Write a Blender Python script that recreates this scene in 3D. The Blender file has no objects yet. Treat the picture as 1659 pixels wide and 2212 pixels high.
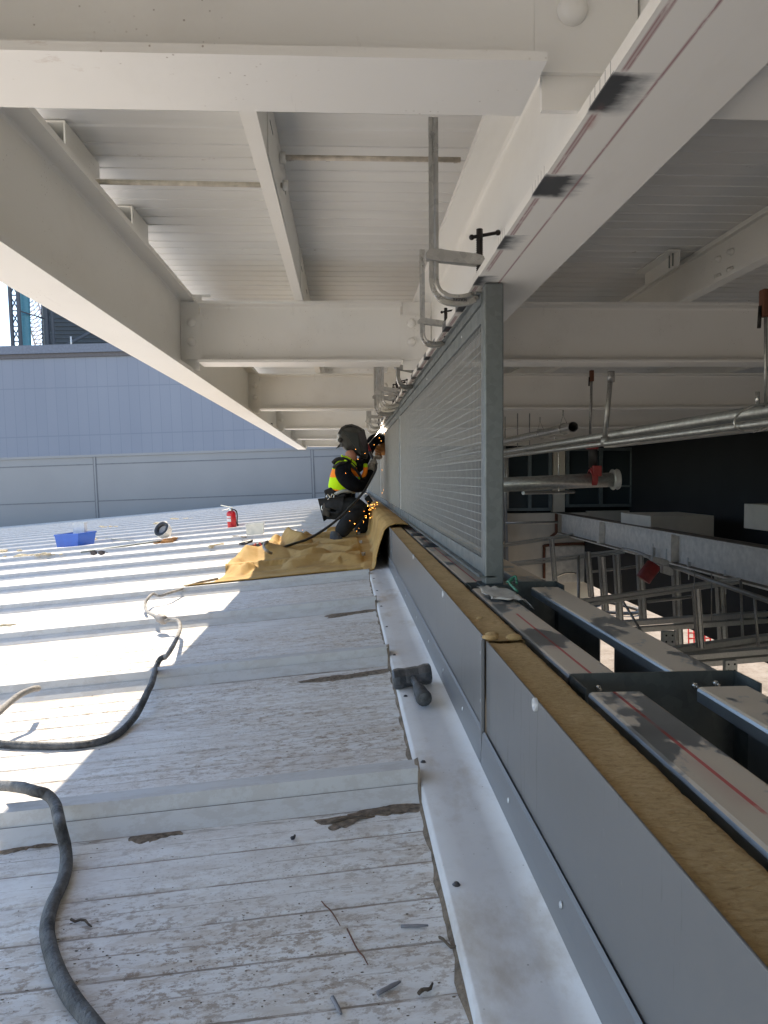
import bpy, math, random
from mathutils import Vector, Matrix, noise
random.seed(7)
sc = bpy.context.scene
col = sc.collection
R = math.radians
V = Vector

# ---------------------------------------------------------------- camera
F_, CX_, CY_ = 1597.0, 829.5, 1106.0
yc = V((748-CX_, -(1030-CY_), -F_)).normalized()
xc = V((1, .008, 0)); xc = (xc - yc*xc.dot(yc)).normalized()
zc = xc.cross(yc)
CM = Matrix((xc, yc, zc))
cam_d = bpy.data.cameras.new('camera'); cam = bpy.data.objects.new('camera', cam_d); col.objects.link(cam)
cam.matrix_world = CM.to_4x4()
cam_d.sensor_fit = 'VERTICAL'; cam_d.sensor_height = 36; cam_d.lens = 36*F_/2212
cam_d.clip_start = .02; cam_d.clip_end = 2000
sc.camera = cam

def ray(u, v): return CM @ V((u-CX_, -(v-CY_), -F_))
def AY(u, v, y): d = ray(u, v); return d*(y/d.y)
def AX(u, v, x): d = ray(u, v); return d*(x/d.x)
def AZ(u, v, z): d = ray(u, v); return d*(z/d.z)
H0, RM = .6, .082
def rz(x): return -H0 + RM*x
def RF(u, v, h=0):
    d = ray(u, v); return d*((-H0+h)/(d.z-RM*d.x))

# ---------------------------------------------------------------- materials
MATS = {}
class NT:
    def __init__(s, name):
        m = bpy.data.materials.new(name); m.use_nodes = True; s.m = m
        s.n = m.node_tree.nodes; s.l = m.node_tree.links; s.b = s.n['Principled BSDF']; MATS[name] = m
        s.tc = s.n.new('ShaderNodeTexCoord')
    def link(s, a, b): s.l.new(a, b)
    def mp(s, scale=(1,1,1), loc=(0,0,0), src='Object'):
        m = s.n.new('ShaderNodeMapping'); m.inputs['Scale'].default_value = scale; m.inputs['Location'].default_value = loc
        s.link(s.tc.outputs[src], m.inputs[0]); return m.outputs[0]
    def noise(s, scale, detail=4, rough=.55, vec=None, dist=0):
        n = s.n.new('ShaderNodeTexNoise'); n.inputs['Scale'].default_value = scale; n.inputs['Detail'].default_value = detail
        n.inputs['Roughness'].default_value = rough; n.inputs['Distortion'].default_value = dist
        s.link(vec if vec else s.mp(), n.inputs['Vector']); return n.outputs['Fac']
    def voro(s, scale, vec=None, feat='F1', out='Distance'):
        n = s.n.new('ShaderNodeTexVoronoi'); n.feature = feat; n.inputs['Scale'].default_value = scale
        s.link(vec if vec else s.mp(), n.inputs['Vector']); return n.outputs[out]
    def ramp(s, f, stops):
        n = s.n.new('ShaderNodeValToRGB'); e = n.color_ramp.elements
        while len(e) < len(stops): e.new(.5)
        for i, (p, c) in enumerate(stops):
            e[i].position = p; e[i].color = (c, c, c, 1) if isinstance(c, (int, float)) else (*c, 1)
        s.link(f, n.inputs[0]); return n.outputs[0]
    def mix(s, f, a, b, mode='MIX'):
        n = s.n.new('ShaderNodeMix'); n.data_type = 'RGBA'; n.blend_type = mode
        for sock, v in ((n.inputs[0], f), (n.inputs[6], a), (n.inputs[7], b)):
            if isinstance(v, (int, float)): sock.default_value = v if sock == n.inputs[0] else (v, v, v, 1)
            elif isinstance(v, tuple): sock.default_value = (*v, 1)
            else: s.link(v, sock)
        return n.outputs[2]
    def math(s, op, a, b=None, c=None):
        n = s.n.new('ShaderNodeMath'); n.operation = op
        for i, v in enumerate((a, b, c)):
            if v is None: continue
            if isinstance(v, (int, float)): n.inputs[i].default_value = v
            else: s.link(v, n.inputs[i])
        return n.outputs[0]
    def sep(s, vec=None):
        n = s.n.new('ShaderNodeSeparateXYZ'); s.link(vec if vec else s.tc.outputs['Object'], n.inputs[0]); return n.outputs
    def bump(s, h, strength=.3, dist=.01):
        n = s.n.new('ShaderNodeBump'); n.inputs['Strength'].default_value = strength; n.inputs['Distance'].default_value = dist
        s.link(h, n.inputs['Height']); s.link(n.outputs[0], s.b.inputs['Normal'])
    def col(s, c):
        if isinstance(c, tuple): s.b.inputs['Base Color'].default_value = (*c, 1)
        else: s.link(c, s.b.inputs['Base Color'])
        return s
    def set(s, rough=.5, metal=0, spec=.5):
        s.b.inputs['Roughness'].default_value = rough if isinstance(rough, (int, float)) else .5
        if not isinstance(rough, (int, float)): s.link(rough, s.b.inputs['Roughness'])
        s.b.inputs['Metallic'].default_value = metal; s.b.inputs['Specular IOR Level'].default_value = spec
        return s

def plain(name, c, rough=.5, metal=0, var=.15, scale=8, bump=0, spec=.5):
    t = NT(name); n = t.noise(scale, 5)
    lo = tuple(x*(1-var) for x in c); hi = tuple(min(1, x*(1+var)) for x in c)
    t.col(t.ramp(n, [(.3, lo), (.7, hi)])).set(rough, metal, spec)
    if bump: t.bump(t.noise(scale*6, 4), bump, .01)
    return t.m

# white roof panels with trodden dirt
def mat_roof():
    t = NT('roof_white')
    x, y, z = t.sep()
    yy = t.math('DIVIDE', t.math('SUBTRACT', y, 1.30), .98)
    f = t.math('FRACT', yy)
    rib = t.math('LESS_THAN', f, .100)
    # pressed grooves: eight per panel, brown dust lies in them
    gf = t.math('FRACT', t.math('ADD', t.math('DIVIDE', t.math('SUBTRACT', f, .1061), .09932), .5))
    gd = t.math('ABSOLUTE', t.math('SUBTRACT', gf, .5))
    brk = t.ramp(t.noise(5, 6, .7, vec=t.mp((2.2, 26, 1))), [(.36, 0), (.52, 1)])
    gw = t.math('MULTIPLY', t.noise(1, 6, .75, vec=t.mp((16, 30, 1))), .044)
    line = t.math('MULTIPLY', t.math('LESS_THAN', gd, gw), brk)
    st = t.noise(1, 6, .78, vec=t.mp((17, 46, 1)))
    streak = t.ramp(st, [(.48, 0), (.56, 1)])
    blot = t.ramp(t.noise(1, 5, .8, vec=t.mp((48, 84, 1), (2, 7, 0))), [(.52, 0), (.58, 1)])
    area = t.ramp(t.noise(1.5, 5, .62, vec=t.mp((1, 1.8, 1), (5, 2, 0))), [(.38, .12), (.62, 1)])
    worn = t.ramp(t.noise(4, 5, .6, vec=t.mp((1, 2.2, 1), (1, 4, 0))), [(.55, 0), (.62, 1)])
    spot = t.ramp(t.voro(130, vec=t.mp((1, 1.6, 1))), [(.14, 1), (.26, 0)])
    spotm = t.ramp(t.noise(5, 4), [(.46, 0), (.62, 1)])
    base = t.ramp(t.noise(2.2, 4, .6, vec=t.mp((1, 3, 1))), [(.3, (.72, .715, .705)), (.7, (.81, .805, .795))])
    dust = t.ramp(t.noise(9, 5, .72, vec=t.mp((1, 3, 1))), [(.40, .1), (.60, 1)])
    dust = t.math('MULTIPLY', dust, t.math('SUBTRACT', 1, t.math('MULTIPLY', worn, .8)))
    c = t.mix(t.math('MULTIPLY', dust, .50), base, (.56, .51, .47))
    c = t.mix(t.math('MULTIPLY', t.math('MULTIPLY', streak, area), .48), c, (.46, .36, .27))
    c = t.mix(t.math('MULTIPLY', t.math('MULTIPLY', blot, area), .75), c, (.28, .20, .14))
    c = t.mix(t.math('MULTIPLY', t.math('MULTIPLY', spot, spotm), .6), c, (.20, .16, .13))
    gf2 = t.math('FRACT', t.math('DIVIDE', t.math('SUBTRACT', f, .1061), .09932)); gd2 = t.math('ABSOLUTE', t.math('SUBTRACT', gf2, .5))
    line2 = t.math('MULTIPLY', t.math('LESS_THAN', gd2, t.math('MULTIPLY', gw, .6)), t.ramp(t.noise(5, 6, .7, vec=t.mp((1.6, 31, 1), (4, 4, 0))), [(.44, 0), (.56, 1)]))
    c = t.mix(t.math('MULTIPLY', line2, .7), c, (.24, .18, .13))
    c = t.mix(t.math('MULTIPLY', line, .8), c, (.20, .145, .10))
    # the raised ribs stay cleaner, with one dark lap line
    rc = t.mix(t.math('MULTIPLY', streak, .25), t.mix(.72, base, (.47, .475, .485)), (.36, .31, .27))
    lap = t.math('LESS_THAN', t.math('ABSOLUTE', t.math('SUBTRACT', f, .0337)), .0022)
    rc = t.mix(t.math('MULTIPLY', lap, t.ramp(t.noise(1, 5, .7, vec=t.mp((4, 1, 1))), [(.35, .6), (.6, 1)])), rc, (.13, .105, .085))
    c = t.mix(rib, c, rc)
    foot = t.math('MULTIPLY', t.math('GREATER_THAN', f, .985), t.ramp(t.noise(1, 5, .7, vec=t.mp((6, 40, 1))), [(.42, 0), (.55, 1)]))
    c = t.mix(t.math('MULTIPLY', foot, .8), c, (.19, .15, .12))
    t.col(c).set(.55, 0, .35)
    return t.m
def mat_flash():
    t = NT('flashing_white')
    x, y, z = t.sep()
    base = t.ramp(t.noise(3, 5), [(.3, (.62, .62, .63)), (.7, (.71, .71, .72))])
    d = t.noise(1.0, 7, .65, vec=t.mp((6, 3.2, 3)))
    edge = t.ramp(x, [(.16, 0), (.25, 1)])
    dm = t.ramp(t.math('ADD', d, t.math('MULTIPLY', edge, .16)), [(.53, 0), (.72, 1)])
    c = t.mix(t.math('MULTIPLY', dm, .75), base, (.36, .28, .20))
    sp = t.ramp(t.voro(60), [(.04, 1), (.1, 0)])
    sm = t.ramp(t.noise(14, 2), [(.55, 0), (.62, 1)])
    c = t.mix(t.math('MULTIPLY', t.math('MULTIPLY', sp, sm), .8), c, (.12, .10, .09))
    fd = t.ramp(t.noise(30, 6, .7), [(.5, 0), (.75, 1)])
    c = t.mix(t.math('MULTIPLY', fd, .25), c, (.45, .41, .37))
    t.col(c).set(.45, 0, .4); return t.m
def mat_steel():
    t = NT('cream_steel')
    base = t.ramp(t.noise(1.4, 4), [(.3, (.765, .75, .705)), (.7, (.81, .795, .755))])
    sp = t.ramp(t.voro(60), [(.06, 1), (.13, 0)]); sm = t.ramp(t.noise(5, 4), [(.50, 0), (.62, 1)])
    c = t.mix(t.math('MULTIPLY', t.math('MULTIPLY', sp, sm), .75), base, (.26, .2, .15))
    rs = t.ramp(t.noise(1, 7, .75, vec=t.mp((3, 5, 16))), [(.66, 0), (.72, 1)])
    c = t.mix(t.math('MULTIPLY', rs, .35), c, (.40, .27, .18))
    sf = t.ramp(t.noise(1, 5, .7, vec=t.mp((22, 2, 9), (4, 4, 4))), [(.62, 0), (.70, 1)])
    c = t.mix(t.math('MULTIPLY', sf, .20), c, (.45, .43, .40))
    st = t.ramp(t.noise(2.5, 8, .7, vec=t.mp((1, .6, 1))), [(.55, 0), (.8, 1)])
    c = t.mix(t.math('MULTIPLY', st, .22), c, (.52, .48, .42))
    t.col(c).set(.42, 0, .45); t.bump(t.noise(70, 4), .06, .003); return t.m
def mat_deck():
    t = NT('deck_underside')
    x, y, z = t.sep()
    base = t.ramp(t.noise(2, 4, vec=t.mp((1, 6, 1))), [(.3, (.68, .675, .655)), (.7, (.74, .735, .715))])
    s = t.math('FRACT', t.math('DIVIDE', t.math('SUBTRACT', y, 2.5), 1.05))
    seam = t.math('LESS_THAN', t.math('ABSOLUTE', t.math('SUBTRACT', s, .02)), .014)
    ch = t.ramp(t.noise(9, 6, .75, vec=t.mp((1, 2, 1))), [(.60, 0), (.64, 1)])
    c = t.mix(t.math('MULTIPLY', t.math('MULTIPLY', seam, ch), .9), base, (.26, .20, .17))
    sc2 = t.ramp(t.noise(1, 6, .7, vec=t.mp((9, 60, 1))), [(.68, 0), (.72, 1)])
    c = t.mix(t.math('MULTIPLY', sc2, .25), c, (.3, .27, .24))
    t.col(c).set(.5, 0, .4); return t.m
def mat_galv(name='galvanized', c0=(.135, .155, .162), c1=(.20, .225, .232), rough=.48, metal=.5):
    t = NT(name)
    v = t.voro(55, out='Color'); vv = t.sep(v)[0]
    f = t.mix(.5, t.ramp(vv, [(0, 0.), (1, 1.)]), t.noise(9, 6, .65))
    c = t.mix(f, c0, c1)
    t.col(c).set(t.ramp(t.noise(12, 4), [(.3, rough-.1), (.7, rough+.15)]), metal); t.bump(t.noise(40, 3), .05, .003)
    return t.m
def mat_rail():
    t = NT('rail_galvanized')
    x, y, z = t.sep()
    c = t.ramp(t.noise(6, 6, .6), [(.3, (.22, .245, .265)), (.7, (.34, .37, .39))])
    dust = t.ramp(t.noise(4, 6, .6, vec=t.mp((1.6, 1, 1))), [(.45, 0), (.48, 1)])
    nz = t.n.new('ShaderNodeNewGeometry'); up = t.sep(nz.outputs['Normal'])[2]
    upm = t.math('GREATER_THAN', up, .9)
    dm = t.math('MULTIPLY', dust, upm)
    c = t.mix(t.math('MULTIPLY', dm, .9), c, (.60, .50, .385))
    # red layout line
    lx = t.math('ABSOLUTE', t.math('SUBTRACT', x, .397))
    ln = t.math('MULTIPLY', t.math('LESS_THAN', lx, .0026), t.ramp(t.noise(5, 4, .6, vec=t.mp((.3, 1, 1))), [(.36, 0), (.42, 1)]))
    lx2 = t.ramp(t.math('ABSOLUTE', t.math('SUBTRACT', x, .392)), [(.0, .5), (.02, 0)])
    sm = t.math('MULTIPLY', lx2, t.ramp(t.noise(7, 3), [(.55, 0), (.65, 1)]))
    c = t.mix(t.math('MULTIPLY', t.math('MULTIPLY', sm, upm), .6), c, (.45, .2, .18))
    c = t.mix(t.math('MULTIPLY', t.math('MULTIPLY', ln, upm), .85), c, (.50, .06, .06))
    t.col(c).set(t.math('ADD', t.math('MULTIPLY', dm, .4), .36), 0); t.link(t.math('SUBTRACT', .85, t.math('MULTIPLY', dm, .8)), t.b.inputs['Metallic'])
    t.bump(t.noise(60, 4), .08, .003); return t.m
def mat_wool():
    t = NT('mineral_wool')
    a = t.noise(1, 8, .7, vec=t.mp((80, 170, 90)), dist=.8)
    c = t.ramp(a, [(.25, (.36, .225, .105)), (.5, (.60, .41, .21)), (.78, (.72, .54, .32))])
    c = t.mix(t.ramp(t.noise(7, 5), [(.45, 0), (.7, .5)]), c, (.38, .26, .115))
    t.col(c).set(.95, 0, .1); t.bump(a, .9, .006); return t.m
def mat_blanket():
    t = NT('welding_blanket')
    c = t.ramp(t.noise(3.5, 7, .65), [(.25, (.30, .17, .062)), (.5, (.48, .295, .105)), (.75, (.58, .385, .165))])
    s = t.ramp(t.noise(11, 6, .7), [(.58, 0), (.72, 1)])
    c = t.mix(t.math('MULTIPLY', s, .5), c, (.20, .13, .07))
    t.col(c).set(.8, 0, .2); t.bump(t.noise(240, 3), .2, .002); return t.m
def mat_panel():
    t = NT('grey_panel')
    c = t.ramp(t.noise(1.2, 5, vec=t.mp((1, 1.2, 1.5))), [(.3, (.150, .150, .153)), (.7, (.175, .175, .178))])
    # dried drips running down the face
    d = t.ramp(t.noise(1, 5, .7, vec=t.mp((1, 42, 3.5))), [(.60, 0), (.66, 1)])
    c = t.mix(t.math('MULTIPLY', d, .6), c, (.085, .082, .08))
    sm = t.ramp(t.noise(6, 6, .7), [(.5, 0), (.8, 1)])
    c = t.mix(t.math('MULTIPLY', sm, .35), c, (.21, .20, .19))
    w = t.ramp(t.noise(26, 5, .75), [(.66, 0), (.7, 1)])
    c = t.mix(t.math('MULTIPLY', w, .25), c, (.30, .28, .26))
    t.col(c).set(.36, .1, .5); t.bump(t.noise(9, 3), .05, .004); return t.m
def mat_ground():
    t = NT('sand_ground')
    c = t.ramp(t.noise(1.3, 9, .7), [(.3, (.22, .175, .135)), (.5, (.34, .28, .225)), (.75, (.42, .36, .30))])
    rub = t.ramp(t.voro(5), [(.05, .55), (.3, 1.)])
    c = t.mix(.6, c, t.mix(1., c, rub, 'MULTIPLY'))
    t.col(c).set(.95, 0, .1); t.bump(t.noise(4, 8, .7), .6, .1); return t.m
def mat_far_panel():
    t = NT('blue_grey_cladding')
    x, y, z = t.sep()
    f = t.math('FRACT', t.math('DIVIDE', x, .62)); ln = t.math('LESS_THAN', f, .05)
    hz = t.math('LESS_THAN', t.math('ABSOLUTE', t.math('SUBTRACT', z, 3.1)), .03)
    hz2 = t.math('LESS_THAN', t.math('ABSOLUTE', t.math('SUBTRACT', z, 6.0)), .03)
    hz = t.math('MAXIMUM', hz, hz2)
    base = t.ramp(t.noise(.25, 4, vec=t.mp((1, 1, .4))), [(.3, (.235, .265, .34)), (.7, (.26, .29, .365))])
    pn = t.n.new('ShaderNodeTexWhiteNoise'); pn.noise_dimensions = '1D'; t.link(t.math('FLOOR', t.math('DIVIDE', x, .62)), pn.inputs['W'])
    base = t.mix(t.math('MULTIPLY', pn.outputs[0], .12), base, (.175, .21, .29))
    c = t.mix(t.math('MULTIPLY', t.math('MAXIMUM', ln, hz), .45), base, (.15, .175, .235))
    t.col(c).set(.5, 0, .3); return t.m
def mat_hivis():
    t = NT('hi_vis_fabric')
    x, y, z = t.sep()
    n = t.noise(5, 3)
    w = t.math('ADD', z, t.math('MULTIPLY', t.math('SUBTRACT', n, .5), .10))
    c = t.ramp(w, [(.0, (.55, .56, .55)), (.50, (.95, .25, .03)), (.51, (.50, .85, .02)), (.625, (1., .27, .03)), (.71, (.52, .85, .03))])
    c.node.color_ramp.interpolation = 'CONSTANT'
    t.col(c).set(.75, 0, .2); return t.m
def mat_glass():
    t = NT('dark_window_glass'); t.col((.035, .05, .06)).set(.12, 0, .6); return t.m
def mat_emit(name, c, s):
    t = NT(name); t.b.inputs['Emission Color'].default_value = (*c, 1); t.b.inputs['Emission Strength'].default_value = s
    t.col((.1, .1, .1)); t.m.cycles.emission_sampling = 'NONE' if s < 30 else 'FRONT'; return t.m
def mat_clear():
    t = NT('cloudy_clear_plastic')
    t.col(t.ramp(t.noise(14, 5), [(.35, (.62, .64, .62)), (.7, (.80, .80, .76))])).set(.35)
    t.b.inputs['Alpha'].default_value = .82; return t.m

mat_roof(); mat_flash(); mat_steel(); mat_deck(); mat_galv(); mat_rail(); mat_wool(); mat_blanket(); mat_panel(); mat_ground()
mat_far_panel(); mat_hivis(); mat_glass(); mat_clear()
mat_galv('zinc_stud', (.46, .47, .46), (.62, .63, .61), .45, .45)
mat_galv('dark_stud', (.10, .12, .12), (.16, .18, .18), .42, .8)
mat_galv('pipe_galvanized', (.26, .26, .255), (.44, .44, .43), .4, .75)
mat_galv('clamp_chrome', (.32, .32, .31), (.52, .51, .49), .30, .8)
mat_galv('mesh_zinc', (.38, .40, .41), (.50, .52, .54), .4, .3)
plain('dirt', (.20, .155, .115), .95, 0, .45, 30, .6)
plain('sand', (.33, .25, .185), .95, 0, .45, 90, 1)
plain('grey_trim', (.17, .175, .187), .4, .1, .06, 3)
plain('wall_band', (.215, .23, .25), .5, 0, .05, .6)
plain('band_joint', (.12, .135, .155), .6)
plain('cap_blue', (.15, .175, .235), .5)
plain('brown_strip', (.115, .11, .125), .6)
plain('dark_cladding', (.035, .05, .07), .6, 0, .15, 1)
plain('tower_steel', (.07, .085, .11), .6)
plain('teal_duct', (.05, .22, .30), .45)
plain('crane_white', (.55, .50, .52), .5)
plain('crane_red', (.55, .12, .12), .5)
plain('black_iron', (.028, .024, .022), .38, .7, .4, 40, .1)
plain('rust_brown', (.15, .055, .03), .7, .2)
plain('primer_black', (.035, .042, .05), .55, 0, .5, 25)
plain('primer_smear', (.33, .35, .35), .55, 0, .35, 18)
plain('red_mark', (.34, .10, .12), .8, 0, .4, 60)
plain('pencil', (.05, .05, .06), .8)
plain('hammer_steel', (.115, .122, .135), .4, .6, .4, 30, .25)
plain('hammer_grip', (.05, .052, .056), .6, 0, .4, 50, .3)
plain('rubber_cable', (.085, .09, .095), .6, 0, .75, 26, .5)
plain('dusty_cable', (.30, .29, .28), .8, 0, .35, 22, .4)
plain('cable_black', (.02, .02, .022), .5)
plain('bin_blue', (.012, .11, .48), .35, 0, .12, 4)
plain('red_paint', (.52, .012, .02), .28, 0, .1, 4)
plain('label_white', (.62, .62, .64), .5)
plain('plastic_black', (.02, .02, .022), .4, 0, .3, 20)
plain('chrome', (.62, .61, .57), .25, .9)
plain('hat_white', (.74, .71, .64), .35, 0, .06, 6)
plain('hat_liner', (.40, .40, .42), .8)
plain('leather', (.36, .16, .05), .75, 0, .35, 14, .3)
plain('glove_grey', (.30, .27, .235), .85, 0, .3, 40, .3)
plain('rod_steel', (.17, .19, .18), .5, .5)
plain('tool_red', (.42, .03, .03), .4, 0, .2, 10)
plain('cream_debris', (.60, .50, .34), .9, 0, .3, 40, .4)
plain('twig_brown', (.10, .075, .055), .9, 0, .4, 40)
plain('twig_grey', (.24, .235, .25), .6, .2)
plain('sweater', (.006, .007, .010), .9, 0, .4, 20, .2, .1)
plain('trousers', (.022, .024, .027), .85, 0, .4, 9, .3, .2)
plain('boot_leather', (.06, .062, .065), .7, 0, .4, 20, .3)
plain('skin', (.42, .19, .13), .55, 0, .15, 20)
plain('helmet_black', (.008, .009, .0095), .38, 0, .3, 8)
plain('helmet_panel', (.020, .026, .028), .3, 0, .3, 8)
plain('lens_dark', (.05, .045, .05), .1)
plain('harness_black', (.015, .015, .017), .8)
plain('pouch', (.07, .065, .06), .8, 0, .3, 30, .3)
plain('reflective_tape', (.36, .38, .37), .5)
plain('pipe_red', (.28, .03, .03), .5, 0, .25, 10)
plain('pipe_black', (.03, .03, .03), .5)
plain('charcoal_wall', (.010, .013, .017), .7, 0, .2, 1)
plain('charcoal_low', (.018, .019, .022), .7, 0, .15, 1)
plain('cream_wall', (.66, .61, .54), .7, 0, .08, 2)
plain('window_frame', (.16, .20, .22), .5, .3)
plain('girder_dust', (.20, .165, .13), .9, 0, .3, 8)
plain('white_patch', (.74, .71, .66), .6)
plain('bag_plastic', (.50, .47, .42), .4, 0, .2, 30)
plain('green_plastic', (.03, .20, .13), .4)
plain('orange_net', (.75, .04, .03), .6)
plain('washer_white', (.55, .56, .58), .4, .2)
plain('screw_dark', (.10, .10, .11), .4, .6)
plain('duct_tape', (.28, .25, .23), .6)
plain('rod_cream', (.56, .50, .42), .55, 0, .25, 30)
mat_emit('arc_light', (1.0, .93, .85), 60)
mat_emit('spark_light', (1.0, .40, .08), 6)
mat_emit('weld_glow', (1.0, .45, .12), 3)

# ---------------------------------------------------------------- builders
def tag(o, label=None, cat=None, group=None, kind=None):
    if label: o['label'] = label
    if cat: o['category'] = cat
    if group: o['group'] = group
    if kind: o['kind'] = kind
    return o
def thing(name, loc, label, cat, group=None, rot=None):
    o = bpy.data.objects.new(name, None); col.objects.link(o); o.location = loc; o.empty_display_size = .05
    if rot: o.rotation_euler = rot
    return tag(o, label, cat, group)
def orth(d):
    d = d.normalized(); a = V((0, 0, 1)) if abs(d.z) < .9 else V((0, 1, 0))
    s = d.cross(a).normalized(); return s, s.cross(d).normalized()
def catmull(P, n=6):
    P = [V(p) for p in P]; out = []
    Q = [P[0]*2-P[1]]+P+[P[-1]*2-P[-2]]
    for i in range(1, len(Q)-2):
        a, b, c, d = Q[i-1:i+3]
        for k in range(n):
            t = k/n
            out.append(.5*((2*b)+(c-a)*t+(2*a-5*b+4*c-d)*t*t+(3*b-a-3*c+d)*t**3))
    out.append(P[-1]); return out
class MB:
    def __init__(s): s.v = []; s.f = []; s.sm = []
    def add(s, vs, fs, smooth=False):
        o = len(s.v); s.v += [V(p) for p in vs]; s.f += [tuple(i+o for i in f) for f in fs]; s.sm += [smooth]*len(fs); return s
    def box(s, x0, x1, y0, y1, z0, z1):
        return s.add([(x, y, z) for z in (z0, z1) for y in (y0, y1) for x in (x0, x1)],
              [(0, 2, 3, 1), (4, 5, 7, 6), (0, 1, 5, 4), (2, 6, 7, 3), (0, 4, 6, 2), (1, 3, 7, 5)])
    def obox(s, c, a, b, d):
        c, a, b, d = V(c), V(a), V(b), V(d)
        return s.add([c+a*i+b*j+d*k for k in (-1, 1) for j in (-1, 1) for i in (-1, 1)],
              [(0, 2, 3, 1), (4, 5, 7, 6), (0, 1, 5, 4), (2, 6, 7, 3), (0, 4, 6, 2), (1, 3, 7, 5)])
    def bar(s, p, q, w, h, up=(0, 0, 1)):
        p, q = V(p), V(q); d = (q-p).normalized(); sd = d.cross(V(up))
        if sd.length < 1e-3: sd = d.cross(V((0, 1, 0)))
        sd.normalize(); u = sd.cross(d)
        return s.obox((p+q)/2, (q-p)/2, sd*w/2, u*h/2)
    def ext(s, prof, p0, p1, side, up, closed=True, caps=True):
        p0, p1, side, up = V(p0), V(p1), V(side), V(up); n = len(prof)
        vs = [p0+side*a+up*b for a, b in prof]+[p1+side*a+up*b for a, b in prof]
        fs = [(i, (i+1) % n, (i+1) % n+n, i+n) for i in range(n if closed else n-1)]
        if caps and closed: fs += [tuple(range(n))[::-1], tuple(range(n, 2*n))]
        return s.add(vs, fs)
    def tube(s, P, r, n=10, caps=True, smooth=True):
        P = [V(p) for p in P]; rr = r if isinstance(r, (list, tuple)) else [r]*len(P)
        vs = []; fs = []; sd = None
        for i, p in enumerate(P):
            d = (P[min(i+1, len(P)-1)]-P[max(i-1, 0)]).normalized()
            if sd is None: sd, u = orth(d)
            else:
                sd = (sd-d*sd.dot(d)).normalized(); u = sd.cross(d).normalized()
            for k in range(n):
                a = 2*math.pi*k/n; vs.append(p+(sd*math.cos(a)+u*math.sin(a))*rr[i])
        for i in range(len(P)-1):
            for k in range(n):
                fs.append((i*n+k, i*n+(k+1) % n, (i+1)*n+(k+1) % n, (i+1)*n+k))
        s.add(vs, fs, smooth)
        if caps:
            o = len(s.v)-len(vs)
            s.f += [tuple(o+k for k in range(n))[::-1], tuple(o+(len(P)-1)*n+k for k in range(n))]; s.sm += [False, False]
        return s
    def cyl(s, p, q, r, n=16, r2=None): return s.tube([p, q], [r, r2 if r2 is not None else r], n)
    def lathe(s, c, axis, prof, n=20, ref=None, smooth=True):
        c, ax = V(c), V(axis).normalized(); a, b = orth(ax); vs = []; fs = []
        for r, h in prof:
            for k in range(n):
                t = 2*math.pi*k/n; vs.append(c+ax*h+(a*math.cos(t)+b*math.sin(t))*r)
        for i in range(len(prof)-1):
            for k in range(n): fs.append((i*n+k, i*n+(k+1) % n, (i+1)*n+(k+1) % n, (i+1)*n+k))
        return s.add(vs, fs, smooth)
    def ball(s, c, r, n=10, sc=(1, 1, 1)):
        c = V(c); vs = []; fs = []; m = n//2+1
        for i in range(m+1):
            ph = math.pi*i/m
            for k in range(n):
                t = 2*math.pi*k/n; vs.append(c+V((math.sin(ph)*math.cos(t)*sc[0], math.sin(ph)*math.sin(t)*sc[1], math.cos(ph)*sc[2]))*r)
        for i in range(m):
            for k in range(n): fs.append((i*n+k, i*n+(k+1) % n, (i+1)*n+(k+1) % n, (i+1)*n+k))
        return s.add(vs, fs, True)
    def build(s, name, mat, parent=None, bevel=0, kind=None, world=True, subsurf=0, seg=2, solid=0):
        me = bpy.data.meshes.new(name); off = V(parent.location) if (parent and world) else V((0, 0, 0))
        if parent and world and parent.parent: off = off+V(parent.parent.location)
        me.from_pydata([tuple(p-off) for p in s.v], [], s.f); me.validate(); me.update()
        if len(me.polygons) == len(s.sm): me.polygons.foreach_set('use_smooth', s.sm)
        me.materials.append(MATS[mat])
        import bmesh
        bm = bmesh.new(); bm.from_mesh(me); bmesh.ops.recalc_face_normals(bm, faces=bm.faces); bm.to_mesh(me); bm.free()
        o = bpy.data.objects.new(name, me); col.objects.link(o)
        if parent: o.parent = parent
        if solid:
            m = o.modifiers.new('solid', 'SOLIDIFY'); m.thickness = solid; m.offset = 0
        if bevel:
            m = o.modifiers.new('bevel', 'BEVEL'); m.width = bevel; m.segments = seg; m.limit_method = 'ANGLE'; m.angle_limit = R(40)
        if subsurf:
            m = o.modifiers.new('sub', 'SUBSURF'); m.levels = subsurf; m.render_levels = subsurf
        if kind: o['kind'] = kind
        return o
def copy_tree(o, parent=None):
    c = o.copy(); col.objects.link(c)
    if parent: c.parent = parent; c.matrix_parent_inverse = o.matrix_parent_inverse.copy()
    for ch in [k for k in bpy.data.objects if k.parent == o]: copy_tree(ch, c)
    return c
def skin(name, mat, nodes, edges, parent, sub=2):
    me = bpy.data.meshes.new(name); off = V(parent.location)
    me.from_pydata([tuple(V(p)-off) for p, r in nodes], edges, []); me.materials.append(MATS[mat])
    o = bpy.data.objects.new(name, me); col.objects.link(o); o.parent = parent
    m = o.modifiers.new('skin', 'SKIN'); m.use_smooth_shade = True
    for i, (p, r) in enumerate(nodes):
        o.data.skin_vertices[0].data[i].radius = (r, r) if not isinstance(r, tuple) else r
    o.data.skin_vertices[0].data[0].use_root = True
    s = o.modifiers.new('sub', 'SUBSURF'); s.levels = sub; s.render_levels = sub
    return o

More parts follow.
